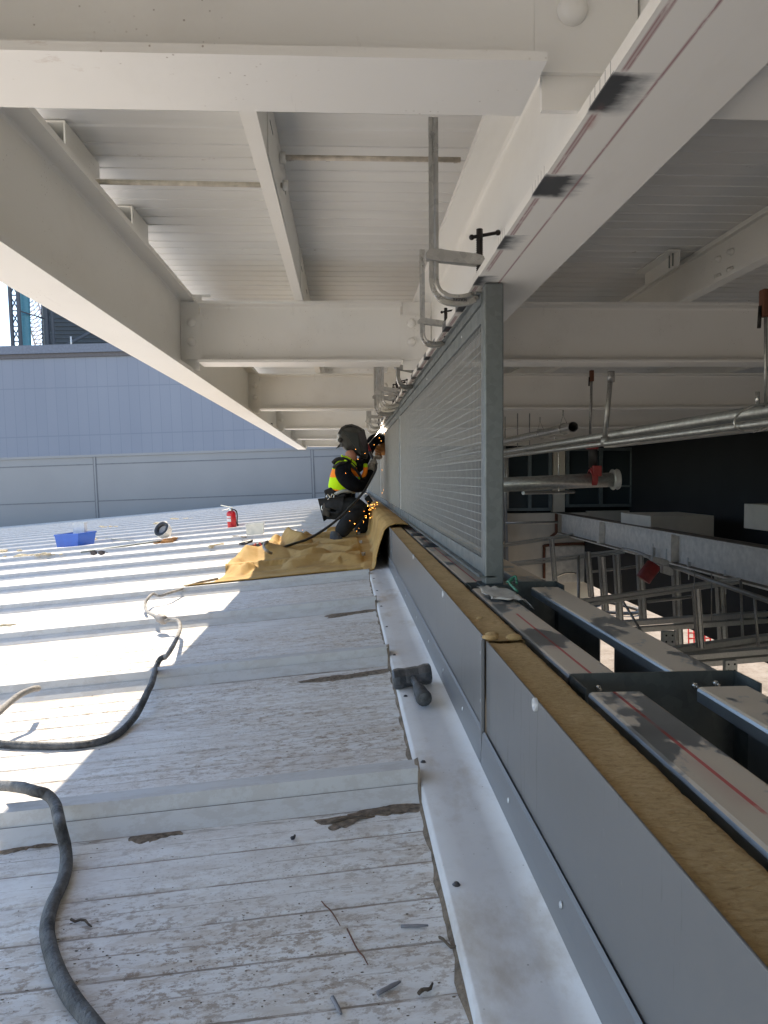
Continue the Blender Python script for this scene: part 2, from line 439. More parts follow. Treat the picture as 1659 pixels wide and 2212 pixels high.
def ibeam_prof(w, zb, zt, tf, tw, r=.012):
    h = w/2; t = tw/2
    return [(-h, zb), (h, zb), (h, zb+tf), (t+r, zb+tf), (t+r*.3, zb+tf+r*.3), (t, zb+tf+r), (t, zt-tf-r), (t+r*.3, zt-tf-r*.3), (t+r, zt-tf), (h, zt-tf), (h, zt), (-h, zt),
            (-h, zt-tf), (-t-r, zt-tf), (-t-r*.3, zt-tf-r*.3), (-t, zt-tf-r), (-t, zb+tf+r), (-t-r*.3, zb+tf+r*.3), (-t-r, zb+tf), (-h, zb+tf)]

# ================================================================ SETTING
# ground
g = MB(); n = 40
g.add([(-400, -400, -8), (400, -400, -8), (400, 800, -8), (-400, 800, -8)], [(0, 1, 2, 3)])
g.build('ground', 'sand_ground', kind='structure')

# roof sheet: one long profile, ribs every .98 m, pressed grooves between
prof = []
y = -3.6
k0 = -5
def rib_h(yy):
    f = (yy-1.30) % .98
    if f < .03: return .026*f/.03
    if f < .036: return .026
    if f < .046: return .026+.022*(f-.036)/.010
    if f < .088: return .048
    if f < .104: return .048*(1-(f-.088)/.016)
    return 0
ys = []
for k in range(k0, 22):
    b = 1.30+.98*k
    for d, h in ((0, 0), (.03, .025), (.033, .0195), (.036, .0255), (.046, .048), (.088, .048), (.104, 0)): ys.append((b+d, h))
    for j in range(1, 9):
        c = b+.104+j*(.98-.104)/9
        for d, h in ((-.006, 0), (-.003, -.0022), (.003, -.0022), (.006, 0)): ys.append((c+d, h))
ys = [p for p in ys if p[0] < 22.5]
m = MB()
xs = [-26, -12, -6, -3, -1.5, -.7, .128]
vs = [(x, yy, rz(x)+h) for yy, h in ys for x in xs]
nx = len(xs)
m.add(vs, [(i*nx+j, i*nx+j+1, (i+1)*nx+j+1, (i+1)*nx+j) for i in range(len(ys)-1) for j in range(nx-1)])
m.build('roof_surface', 'roof_white', kind='structure')

# packed dirt line along the flashing edge
m = MB(); P = []; N = 420
for i in range(N):
    yy = -.5+i*9/N; w = .004+.010*max(0, noise.noise(V((yy*14, 0, 0)))+.25)+.004*noise.noise(V((yy*60, 3, 0)))
    for a, h in ((.131, .004), (.131-w*.5, .003), (.131-w*.8-.002, .0006)):
        P.append((a, yy, rz(a)+h+max(0, rib_h(yy))))
m.add(P, [(i*3+j, i*3+j+1, i*3+j+4, i*3+j+3) for i in range(N-1) for j in range(2)])
tag(m.build('dirt_line', 'dirt'), 'brown packed dirt along the edge of the white wall flashing', 'dirt', kind='stuff')

# ================================================================ PARAPET WALL
XW = .262
# flashing
m = MB(); fl = []
ysf = [-1+.11*i for i in range(0, 150)]
for yy in ysf:
    k = .0025*noise.noise(V((yy*2.1, 5, 0)))
    for x, h in ((.129+k, -.012), (.1315+k, .0215), (.136, .024), (.17, .022+k*.6), (.215, .021-k*.5), (.2575, .021), (.2575, .028)):
        fl.append((x, yy, rz(x)+h))
m.add(fl, [(i*7+j, i*7+j+1, i*7+j+8, i*7+j+7) for i in range(len(ysf)-1) for j in range(6)], True)
fo = thing('wall_flashing', (.13, 1, -.59), 'white sheet metal flashing strip between the ribbed roof and grey wall', 'flashing')
m.build('flashing_sheet', 'flashing_white', fo)
for i in range(9):
    yy = .55+i*.44; m = MB(); x = .146
    m.lathe((x, yy, rz(x)+.0238), (0, 0, 1), [(0.0001, .003), (.0035, .003), (.0045, .001), (.006, .0)], 10); m.build('screw', 'screw_dark', fo)
def wallz(): return -.312
def wall_panel(name, y0, y1, label, xo=0, zo=0):
    t = thing(name, (XW, y0, -.58), label, 'wall panel', 'grey panels of the low wall')
    m = MB(); m.box(XW+xo, XW+xo+.003, y0+.002, y1-.002, -.60, -.312+zo)
    m.build('face_sheet', 'grey_panel', t, bevel=.001)
    m = MB(); m.box(XW+xo-.0025, XW+xo-.0003, y0+.004, y0+.03, -.58, -.314+zo); m.build('end_strip', 'grey_trim', t, bevel=.0006)
    for z in (-.345, -.44, -.535):
        m = MB(); m.lathe((XW+xo-.0025, y0+.017, z), (-1, 0, 0), [(.004, 0), (.0035, .002), (0.0002, .0025)], 8); m.build('rivet', 'washer_white', t)
    return t
wall_panel('wall_panel', -.6, 1.392, 'nearest smooth grey wall panel with one round washer', .002, -.004)
wall_panel('wall_panel', 1.40, 4.30, 'grey wall panel beside the sledgehammer with dark drip marks near its far end')
wall_panel('wall_panel', 4.31, 7.2, 'grey wall panel hidden behind the hanging tan blanket')
wall_panel('wall_panel', 7.21, 14.6, 'far grey wall panel beyond the kneeling welder')
# end trim profile at the joint
m = MB(); m.box(XW-.0075, XW-.001, 1.3925, 1.3995, -.574, -.316)
tag(m.build('joint_trim', 'grey_trim', bevel=.001), 'thin upright edge trim at the joint of the two nearest wall panels', 'trim')
# base trim, bulging a little
tr = thing('base_trim', (.255, 1, -.58), 'long grey metal trim strip along the foot of the grey wall', 'trim')
for y0, y1 in ((-.6, 1.39), (1.401, 4.3), (4.31, 14.6)):
    N = 60; P = []
    for i in range(N+1):
        yy = y0+(y1-y0)*i/N; b = .0025*noise.noise(V((yy*1.7, 1, 7)))
        for x, z in ((.2535, -.575), (.2545, -.535), (.2565+b, -.497), (.2605+b*.6, -.492)): P.append((x, yy, z-(.0 if z > -.5 else 0)))
    m = MB(); m.add(P, [(i*4+j, i*4+j+1, i*4+j+5, i*4+j+4) for i in range(N) for j in range(3)]); m.build('trim_length', 'grey_trim', tr)
for yy in (.62, .86, 1.15, 1.62, 1.95, 2.3, 2.7, 3.2, 3.8):
    m = MB(); m.lathe((.2545, yy, -.52), (-1, 0, .1), [(.0045, 0), (.004, .0015), (.0002, .002)], 8); m.build('rivet', 'washer_white', tr)
for (u, v, z) in ((1155, 1522, 0), (957, 1284, 0), (893, 1203, 0)):
    p = AX(u, v, XW-.0005)
    m = MB(); m.lathe(p, (-1, 0, 0), [(.0095, -.003), (.0095, .0012), (.0085, .0022), (.0040, .0022), (.0036, .0004), (.0002, .0004)], 16)
    lab = {1155: 'round white washer in the nearest grey wall panel', 957: 'round white washer in the grey panel near the sledgehammer', 893: 'small white washer in the grey panel closest to the tan blanket'}[u]
    tag(m.build('insulation_washer', 'washer_white'), lab, 'washer', 'washers fixing the grey wall panels')
# mineral wool core strips
def wool(y0, y1, label, zo=0, xe=.342):
    m = MB(); NX = 14; NY = int((y1-y0)*130); P = []
    for i in range(NY+1):
        yy = y0+(y1-y0)*i/NY
        e0 = XW+.0035+.0006*noise.noise(V((yy*30, 0, 1))); e1 = xe+.002*noise.noise(V((yy*9, 0, 2)))+.0012*noise.noise(V((yy*70, 0, 3)))
        for j in range(NX+1):
            x = e0+(e1-e0)*j/NX
            h = .0014*noise.fractal(V((x*50, yy*230, 1)), 1, 2, 3)+.0012*noise.noise(V((x*22, yy*26, 4)))
            if j in (0, NX): h -= .003
            P.append((x, yy, -.318+zo+h))
    W = NX+1
    m.add(P, [(i*W+j, i*W+j+1, (i+1)*W+j+1, (i+1)*W+j) for i in range(NY) for j in range(NX)], True)
    # right flank
    Q = []
    for i in range(NY+1):
        p = P[i*W+NX]; Q += [p, (p[0]+.001, p[1], -.56)]
    m.add(Q, [(2*i, 2*i+1, 2*i+3, 2*i+2) for i in range(NY)], True)
    o = m.build('insulation_strip', 'mineral_wool'); return tag(o, label, 'insulation', 'mineral wool strips in the wall top')
wool(.2, 1.394, 'nearest brown mineral wool strip on top of the grey wall', -.004, .340)
wool(1.397, 4.7, 'brown mineral wool strip between the fence post and wall panel joint')
m = MB()
for (x, yy, s) in ((.275, 1.405, .012), (.283, 1.43, .010), (.32, 1.40, .012), (.29, 1.60, .006)):
    m.ball((x, yy, -.312), s, 8, (1.4, .8, .55))
tag(m.build('wool_crumbs', 'mineral_wool'), 'torn crumbs of yellow brown wool at the wall panel joint', 'insulation', kind='stuff')

# steel framing rails
def cprof(x0, x1, zt, depth, web='L', t=.0025, lip=.02, r=.006):
    # C with rounded outer corners, one polyline thickened by hand
    pl = [(x0+r, zt), (x0+r*.3, zt-r*.3), (x0, zt-r), (x0, zt-depth)] if web == 'L' else [(x0+r, zt), (x0+r*.3, zt-r*.3), (x0, zt-r), (x0, zt-lip)]
    pr = [(x1, zt-(depth if web == 'R' else lip)), (x1, zt-r), (x1-r*.3, zt-r*.3), (x1-r, zt)]
    outer = pl[::-1]+pr[::-1]
    out = outer; inn = []
    for (x, z) in outer:
        inn.append((min(max(x, x0+t), x1-t), min(z, zt-t)))
    return out+inn[::-1]
for i, (y0, y1, lab) in enumerate(((-.5, 1.075, 'galvanized left rail with red layout line, nearest length beside the wool strip'), (1.175, 2.105, 'galvanized left rail with red layout line, length before the fence post'), (2.215, 14.5, 'galvanized left rail running away under the mesh fence'))):
    m = MB(); m.ext(cprof(.358, .441, -.325, .17, 'L'), (0, y0, 0), (0, y1, 0), (1, 0, 0), (0, 0, 1))
    tag(m.build('steel_rail', 'rail_galvanized', bevel=0), lab, 'steel rail', 'galvanized rails on the wall top')
for i, (y0, y1, lab) in enumerate(((-.5, 1.09, 'galvanized right rail, nearest length at the right edge'), (1.175, 2.11, 'galvanized right rail with a square hole in its web'), (2.215, 14.5, 'galvanized right rail passing behind the fence post'))):
    m = MB(); m.ext(cprof(.532, .616, -.325, .022, 'L'), (0, y0, 0), (0, y1, 0), (1, 0, 0), (0, 0, 1))
    hy0, hy1 = 1.66, 1.76
    if y0 < hy0 < y1:
        m.box(.6135, .616, y0, hy0, -.60, -.3475); m.box(.6135, .616, hy1, y1, -.60, -.3475); m.box(.6135, .616, hy0, hy1, -.60, -.47); m.box(.6135, .616, hy0, hy1, -.385, -.3475)
    else: m.box(.6135, .616, y0, y1, -.60, -.3475)
    tag(m.build('steel_rail', 'rail_galvanized'), lab, 'steel rail', 'galvanized rails on the wall top')
def jamb(y0, y1, lab, jag=False):
    t = thing('jamb_stud', (.36, y0, -.33), lab, 'steel stud', 'upright studs crossing the rails')
    m = MB(); x0, x1 = .3565, .634
    pr = [(x0, y0+.002), (x0, y1-.006), (x0+.006, y1), (x1-.006, y1), (x1, y1-.006), (x1, y0+.01), (x1-.0025, y0+.01), (x1-.0025, y1-.0035), (x0+.0025, y1-.0035), (x0+.0025, y0+.002)]
    m.ext(pr, (0, 0, -3.4), (0, 0, -.322), (1, 0, 0), (0, 1, 0)); m.build('stud_body', 'dark_stud', t)
    for x, z in ((.405, -.345), (.565, -.345), (.60, -.342)):
        m = MB(); m.cyl((x, y1-.0035, z), (x, y1-.016, z), .0022, 8); m.lathe((x, y1-.0035, z), (0, -1, 0), [(.006, 0), (.006, .002), (.004, .005), (.0002, .005)], 6)
        m.build('screw', 'chrome', t)
    return t
jamb(1.08, 1.17, 'dark open stud end with three screws crossing the nearest rails')
jamb(2.11, 2.21, 'dark open stud end at the foot of the fence post')
# liner below the rails so that the cavity and the building are closed
m = MB(); m.box(.348, .3545, -4, 22.4, -8, -.345)
tag(m.build('inner_wall_sheet', 'dark_stud'), 'dark inner wall sheet behind the insulation under the left rail', 'wall')
for y0, lab in ((3.35, 'dark plate crossing the left rail, nearer of two under the fence'), (4.0, 'dark plate crossing the left rail, farther of two under the fence')):
    m = MB(); m.box(.356, .45, y0, y0+.10, -.3245, -.316)
    tag(m.build('cross_plate', 'primer_black', bevel=.001), lab, 'steel plate')

# plastic bag and green scrap on the rail
m = MB(); P = []; NA, NB = 18, 12
for i in range(NA+1):
    for j in range(NB+1):
        a, b = i/NA, j/NB
        x = .368+.10*a+.012*noise.noise(V((b*3, 1, a))); yy = 1.87+.21*b-.05*a+.014*noise.noise(V((a*4, 3, b)))
        z = -.318+.008*abs(noise.noise(V((a*5, b*6, 2))))+.002
        if a > .8: z -= (a-.8)*.10
        P.append((x, yy, z))
m.add(P, [(i*(NB+1)+j, i*(NB+1)+j+1, (i+1)*(NB+1)+j+1, (i+1)*(NB+1)+j) for i in range(NA) for j in range(NB)], True)
tag(m.build('plastic_bag', 'bag_plastic', solid=.001), 'crumpled cloudy plastic bag lying on the rail before the fence post', 'plastic bag')
m = MB()
m.tube(catmull([(.455, 1.95, -.31), (.445, 2.0, -.295), (.462, 2.03, -.29), (.45, 2.05, -.30), (.475, 2.06, -.285), (.47, 2.02, -.30)], 4), .0035, 6)
tag(m.build('green_string', 'green_plastic'), 'tangled green string on the plastic bag by the post foot', 'string')

# ================================================================ FENCE
FX = .41
def post(y, lab, x0=.402, x1=.457, w=.06, zt=.552):
    t = thing('fence_post', (x0, y, -.30), lab, 'fence post', 'posts of the mesh fence')
    m = MB(); m.box(x0, x1, y, y+w, -.318, zt); m.build('post_tube', 'galvanized', t, bevel=.004)
    m = MB(); m.box(x0-.012, x1+.03, y-.008, y+w+.02, -.3235, -.3185); m.build('foot_plate', 'dark_stud', t)
    m = MB(); m.cyl((x1, y+w/2, -.20), (x1+.008, y+w/2, -.20), .006, 6); m.build('bolt', 'chrome', t)
    return t
PY = [2.13, 5.55, 8.75, 11.9]
for yy, lab in zip(PY, ('nearest galvanized fence post with square cut top under the cream beam', 'second galvanized post between two mesh screens', 'galvanized post behind the welder\'s hands', 'farthest galvanized fence post')): post(yy, lab)
def screen(y0, y1, lab, k):
    t = thing('mesh_screen', (FX, y0, -.30), lab, 'mesh screen', 'welded wire mesh screens of the fence')
    zt, zb = .535, -.297
    m = MB()
    m.ext([(.385, zb), (.432, zb), (.432, zb+.004), (.389, zb+.004), (.389, zb+.007), (.385, zb+.007)], (0, y0-(.035 if k == 0 else 0), 0), (0, y1, 0), (1, 0, 0), (0, 0, 1)); m.build('bottom_ledge', 'galvanized', t)
    m = MB(); m.box(.404, .430, y0+.001, y1, zb+.0045, zb+.05); m.build('bottom_rail', 'galvanized', t, bevel=.002)
    m = MB(); m.box(.404, .430, y0+.001, y1, zt-.082, zt-.032); m.build('top_rail', 'galvanized', t, bevel=.002)
    m = MB(); m.ext([(.398, zt-.031), (.440, zt-.031), (.440, zt), (.385, zt), (.385, zt-.004), (.398, zt-.004)], (0, y0+.001, 0), (0, y1, 0), (1, 0, 0), (0, 0, 1)); m.build('top_angle', 'galvanized', t)
    for yy in (y0+.001, y1-.022):
        m = MB(); m.box(.404, .430, yy, yy+.02, zb+.051, zt-.083); m.build('side_rail', 'mesh_zinc', t, bevel=.002)
    m = MB(); r = .00095; z0, z1 = zb+.05, zt-.082; yy = y0+.03
    while yy < y1-.02:
        m.box(.4118, .4118+2*r, yy-r, yy+r, z0, z1); yy += .0254
    z = z0+.02
    while z < z1:
        m.box(.4143, .4162, y0+.02, y1-.02, z-.00095, z+.00095); z += .0275
    m.build('wire_mesh', 'mesh_zinc', t)
    for yy in (y0+.4, y0+1.5, y0+2.4):
        if yy < y1-.1:
            m = MB(); m.lathe((.404, yy, zt-.055), (-1, 0, 0), [(.005, 0), (.004, .002), (.0002, .003)], 8); m.build('rivet', 'washer_white', t)
    return t
screen(PY[0]+.035, PY[1], 'nearest wire mesh screen between the first two fence posts', 0)
screen(PY[1]+.062, PY[2], 'fine looking mesh screen where the welder works', 1)
screen(PY[2]+.062, PY[3], 'narrow far mesh screen beyond the welder', 2)
screen(PY[3]+.062, 14.6, 'last mesh screen at the far end of the canopy', 3)

# ================================================================ CANOPY STEEL
HYW = 23.7
ZB, ZT = .555, .965
Y0C, Y1C = -4.0, 15.0
def main_beam(xc, w, lab, name='roof_beam'):
    t = thing(name, (xc, Y0C, ZB), lab, 'steel beam', 'long cream beams of the canopy')
    m = MB(); m.ext(ibeam_prof(w, ZB, ZT, .022, .012), (xc, Y0C, 0), (xc, Y1C, 0), (1, 0, 0), (0, 0, 1)); m.build('beam_section', 'cream_steel', t)
    return t
ML = main_beam(-.882, .165, 'long cream steel beam on the left, open to the sky side')
MR = main_beam(.475, .20, 'long cream steel beam above the mesh fence with red lines and dark patches')
main_beam(5.4, .20, 'cream steel beam far over the hall on the right')
# marks on the underside: ground off patches brushed with dark primer, red layout lines
def mat_marked():
    t = NT('marked_cream_steel')
    x, y, z = t.sep()
    base = t.ramp(t.noise(1.4, 4), [(.3, (.765, .75, .705)), (.7, (.81, .795, .755))])
    st = t.ramp(t.noise(2.5, 6, .7, vec=t.mp((3, .8, 1))), [(.5, 0), (.8, 1)])
    c = t.mix(t.math('MULTIPLY', st, .3), base, (.60, .57, .52))
    g = t.n.new('ShaderNodeNewGeometry'); dn = t.math('LESS_THAN', t.sep(g.outputs['True Normal'])[2], -.9)
    low = t.math('LESS_THAN', z, .003)
    side = t.math('MULTIPLY', t.math('LESS_THAN', x, -.0995), t.math('LESS_THAN', z, .0225))
    per = t.math('DIVIDE', t.math('SUBTRACT', y, 5.03), .345)
    idx = t.math('FLOOR', per)
    wn = t.n.new('ShaderNodeTexWhiteNoise'); wn.noise_dimensions = '1D'; t.link(idx, wn.inputs['W'])
    streak = t.noise(1, 5, .6, vec=t.mp((12, 75, 1)))
    lump = t.noise(1, 3, .6, vec=t.mp((18, 22, 1)))
    yl = t.math('ADD', t.math('DIVIDE', t.math('MULTIPLY', t.math('FRACT', per), .345), .112), t.math('MULTIPLY', t.math('SUBTRACT', lump, .5), .35))
    ye = t.math('ABSOLUTE', t.math('SUBTRACT', yl, .5))
    yin = t.ramp(ye, [(.40, 1), (.50, 0)]); yin2 = t.ramp(ye, [(.42, 1), (.62, 0)])
    xl = t.math('DIVIDE', t.math('ADD', x, .1), .074)
    xn = t.math('ADD', xl, t.math('ADD', t.math('MULTIPLY', t.math('SUBTRACT', streak, .5), .55), t.math('MULTIPLY', t.math('SUBTRACT', wn.outputs[0], .5), .7)))
    black = t.math('MULTIPLY', t.ramp(xn, [(.38, 1), (.62, 0)]), yin)
    smear = t.math('MULTIPLY', t.ramp(xn, [(.7, .75), (1., 0)]), yin2)
    smear = t.math('MULTIPLY', smear, t.ramp(lump, [(.35, .5), (.6, 1)]))
    far = t.math('GREATER_THAN', y, 4.9)
    bk = t.math('MULTIPLY', t.math('MULTIPLY', black, far), t.math('MAXIMUM', low, t.math('MULTIPLY', side, t.math('GREATER_THAN', y, 6.2))))
    sm = t.math('MULTIPLY', t.math('MULTIPLY', smear, far), low)
    c = t.mix(sm, c, (.20, .22, .235)); c = t.mix(t.math('MULTIPLY', bk, .95), c, (.022, .028, .036))
    brk = t.ramp(t.noise(1, 5, .7, vec=t.mp((120, 14, 1))), [(.34, .2), (.48, 1)])
    def line(x0, w, m_): return t.math('MULTIPLY', t.math('MULTIPLY', t.ramp(t.math('ABSOLUTE', t.math('SUBTRACT', x, x0)), [(w*.5, 1), (w, 0)]), low), m_)
    c = t.mix(t.math('MULTIPLY', line(-.030, .0028, brk), .85), c, (.22, .035, .06))
    gap = t.math('MULTIPLY', t.ramp(ye, [(.5, 0), (.62, 1)]), t.ramp(t.noise(1, 3, .5, vec=t.mp((1, 5, 1))), [(.40, 0), (.46, 1)]))
    for x0, w in ((-.0895, .0022), (-.0840, .0017)): c = t.mix(t.math('MULTIPLY', line(x0, w, t.math('MULTIPLY', gap, brk)), .8), c, (.24, .05, .07))
    blur = t.math('MULTIPLY', t.math('MULTIPLY', t.ramp(t.math('ABSOLUTE', t.math('SUBTRACT', x, -.083)), [(0, 1), (.012, 0)]), low), t.ramp(t.noise(9, 4), [(.56, 0), (.7, 1)]))
    c = t.mix(t.math('MULTIPLY', blur, .5), c, (.40, .18, .16))
    tick = t.math('MULTIPLY', t.math('LESS_THAN', t.math('FRACT', t.math('MULTIPLY', y, 46)), .10), t.math('MULTIPLY', side, yin))
    c = t.mix(t.math('MULTIPLY', tick, .8), c, (.05, .05, .06))
    t.col(c).set(.42, 0, .45); return t.m
mat_marked(); MR.children[0].data.materials[0] = MATS['marked_cream_steel']
ZC, ZCT = .605, .925
def cross_beam(yc_, x0, x1, lab, tabs=True):
    t = thing('cross_beam', (x0, yc_, ZC), lab, 'steel beam', 'cream cross beams of the canopy')
    m = MB(); m.ext(ibeam_prof(.165, ZC, ZCT, .014, .009), (x0+.115, yc_, 0), (x1-.175, yc_, 0), (0, -1, 0), (0, 0, 1)); m.build('beam_section', 'cream_steel', t)
    for s, xe in ((-1, x0+.115), (1, x1-.175)):
        m = MB(); xa, xb = (x0+.03, xe-.0005) if s < 0 else (xe+.0005, x1-.010)
        m.box(xa, xb, yc_-.0045, yc_+.0045, ZC+.026, ZCT-.055); m.build('web_end', 'cream_steel', t)
    # shear plates bolted in front of the web
    m = MB(); m.box(x0+.0075, x0+.105, yc_+.005, yc_+.016, ZB+.022, ZT-.024); m.build('shear_plate', 'cream_steel', t)
    m = MB(); m.box(x1-.16, x1-.0065, yc_+.005, yc_+.016, ZB+.0225, ZT-.024); m.build('shear_plate', 'cream_steel', t)
    for x in (x0+.068, x1-.115):
        for z in (ZC+.12, ZC+.22):
            m = MB(); m.lathe((x, yc_-.0048, z), (0, -1, 0), [(.024, 0), (.0235, .006), (.019, .013), (.010, .017), (.0002, .018)], 20); m.build('bolt', 'cream_steel', t)
    return t
CYs = [1.18, 4.03, 6.76, 9.45, 12.0, 14.9]
names = ['nearest cream cross beam spanning the top of the picture', 'second cream cross beam with two round bolts by its left end', 'third cream cross beam counted from the camera, left bay', 'fourth cream cross beam from the camera, left bay', 'fifth cream cross beam from the camera, left bay', 'last cream cross beam at the far canopy end, left bay']
for yy, lab in zip(CYs, names): cross_beam(yy, -.882, .475, lab)
cross_beam(-1.7, -.882, .475, 'cream cross beam overhead just behind the viewer')
names = ['cross beam at the top right corner beyond the beam with dark patches', 'wide grey lit cross beam right of the fence post top', 'second cross beam below the first over the hall', 'third cross beam over the hall behind the hanging rods', 'fourth dim cross beam over the hall', 'last dim cross beam over the hall']
for yy, lab in zip(CYs, names): cross_beam(yy, .475, 5.4, lab)
m = MB()
# purlins (cold formed, bolted laps)
def purlin(xl, xr, lab, openl=False):
    t = thing('purlin', (xl, Y0C, .926), lab, 'purlin', 'purlins under the canopy deck')
    z0, z1 = .926, 1.137; th = .003
    xw = xr if not openl else xl+.02
    m = MB()
    m.box(xl, xr, Y0C, Y1C, z0, z0+th)
    if openl:
        m.box(xr-th, xr, Y0C, Y1C, z0+th, z1-th); m.box(xl, xr, Y0C, Y1C, z1-th, z1); m.box(xl, xl+th, Y0C, Y1C, z1-.022, z1-th); m.box(xl, xl+th, Y0C, Y1C, z0+th, z0+.02)
    else:
        m.box(xr-th, xr, Y0C, Y1C, z0+th, z1-th); m.box(xl, xr, Y0C, Y1C, z1-th, z1); m.box(xl, xl+th, Y0C, Y1C, z0+th, z0+.018)
    m.build('purlin_section', 'cream_steel', t)
    return t
PL = purlin(-.262, -.218, 'narrow cream purlin running away between the two long beams')
for (a, b) in ((2.2, 2.85), (3.72, 4.35), (6.4, 7.1)):
    m = MB(); m.box(-.2175, -.2145, a, b, .935, 1.136); m.build('lap_plate', 'cream_steel', PL, bevel=.001)
    for yb in (a+.05, b-.12):
        m = MB(); m.box(-.2144, -.2136, yb, yb+.09, 1.05, 1.056); m.build('slot', 'pencil', PL)
for xl in (1.80, 3.5):
    p = purlin(xl, xl+.06, 'cream open sided purlin with bolts over the hall, %s' % ('nearer the fence' if xl < 3 else 'farther from the fence'), True)
    for yb in (3.5, 3.62, 6.2, 6.32, 8.9, 9.02):
        for z in (.975, 1.06):
            m = MB(); m.lathe((xl+.055, yb, z), (-1, 0, 0), [(.017, 0), (.017, .012), (.011, .012), (.011, .024), (.0002, .024)], 6); m.build('bolt', 'cream_steel', p)
# sag rods
def rod(p, q, lab, r=.0085):
    t = thing('sag_rod', p, lab, 'steel rod', 'thin rods bracing the purlins')
    m = MB(); m.cyl(p, q, r, 10); m.build('rod_bar', 'rod_cream', t); d = (V(q)-V(p)).normalized()
    m = MB(); m.lathe(V(q)-d*.012, d, [(.0002, 0), (.018, 0), (.018, .018), (.0002, .018)], 6); m.build('nut', 'cream_steel', t); return t
rod((-.88, 2.6, 1.005), (-.195, 2.6, 1.0), 'peeling cream rod from the left beam to the purlin')
rod((.40, 2.56, 1.077), (-.205, 2.56, 1.077), 'cream rod crossing right of the purlin toward the fence beam')
rod((-.88, 5.4, 1.0), (-.195, 5.4, 1.0), 'cream rod in the second bay left of the purlin')
# purlin stubs on the left beam
for (a, b, lab) in ((2.45, 2.78, 'nearer open channel stub on top of the left beam'), (3.19, 3.44, 'farther open channel stub on top of the left beam'), (5.5, 5.9, 'channel stub on the left beam in the second bay')):
    t = thing('channel_stub', (-.9, a, ZT), lab, 'channel stub', 'channel stubs on the left beam')
    m = MB(); m.ext([(-.95, ZT+.001), (-.95, 1.137), (-.88, 1.137), (-.88, ZT+.001), (-.885, ZT+.001), (-.885, 1.131), (-.945, 1.131), (-.945, ZT+.001)], (0, a, 0), (0, b, 0), (1, 0, 0), (0, 0, 1)); m.build('channel', 'cream_steel', t)
    for x in (-.928, -.906):
        m = MB(); m.cyl((x, a+.05, ZT), (x, a+.05, ZT+.10), .004, 8); m.build('bolt', 'rod_steel', t)
t = thing('channel_stub', (1.66, 3.7, 1.05), 'channel stub beside the open purlin over the hall', 'channel stub', 'channel stubs over the hall')
m = MB(); m.box(1.64, 1.70, 3.72, 4.15, 1.13, 1.1365); m.box(1.695, 1.70, 3.72, 4.15, 1.06, 1.13); m.build('channel', 'cream_steel', t)
for yb in (3.76, 3.80):
    m = MB(); m.cyl((1.68, yb, 1.065), (1.68, yb, 1.128), .004, 8); m.build('bolt', 'rod_steel', t)
# deck
ys = []; yy = Y0C-.3
k = 0; yb = 2.5-1.05*7
while yb < Y1C+.3:
    ys += [(yb-.02, 0), (yb-.012, -.005), (yb+.010, -.005), (yb+.011, .014), (yb+.019, .014), (yb+.020, 0)]
    for j in range(1, 10):
        c = yb+.02+j*.102; ys += [(c-.012, 0), (c-.009, -.0040), (c+.010, -.0040), (c+.012, 0)]
    yb += 1.05
ys = [p for p in ys if p[0] < Y1C+.15]
cr = thing('canopy_roof', (0, Y0C, 1.14), 'ribbed pale grey metal canopy roof seen from below', 'roof')
xs = [-1.13, -.5, 0, 1, 3, 9.2]; nx = len(xs); m = MB()
m.add([(x, y_, 1.141+h) for y_, h in ys for x in xs], [(i*nx+j, i*nx+j+1, (i+1)*nx+j+1, (i+1)*nx+j) for i in range(len(ys)-1) for j in range(nx-1)])
m.build('deck_sheet', 'deck_underside', cr)
m = MB(); ya, yb = ys[0][0], ys[-1][0]
m.box(-1.13, 9.2, ya, yb, 1.158, 1.21); m.build('roof_panel', 'white_patch', cr)
m = MB(); m.box(.6, 9.3, yb+.01, HYW, 1.10, 1.21); m.build('roof_panel', 'deck_underside', cr)  # roof carried on over the hall, added to shut out skylight
# small T clip by the second beam
m = MB(); m.box(-.80, -.70, 3.955, 3.965, .945, .957); m.box(-.775, -.745, 3.955, 3.965, .927, .945)
tag(m.build('steel_clip', 'cream_steel'), 'small cream clip where the second cross beam meets the left beam', 'clip')
m = MB(); m.obox((-.812, 8.2, ZB+.03), (.0, .045, 0), (.008, 0, 0), (0, 0, .008))
tag(m.build('black_pencil', 'pencil'), 'small black stick lying on the lower flange of the left beam', 'stick')

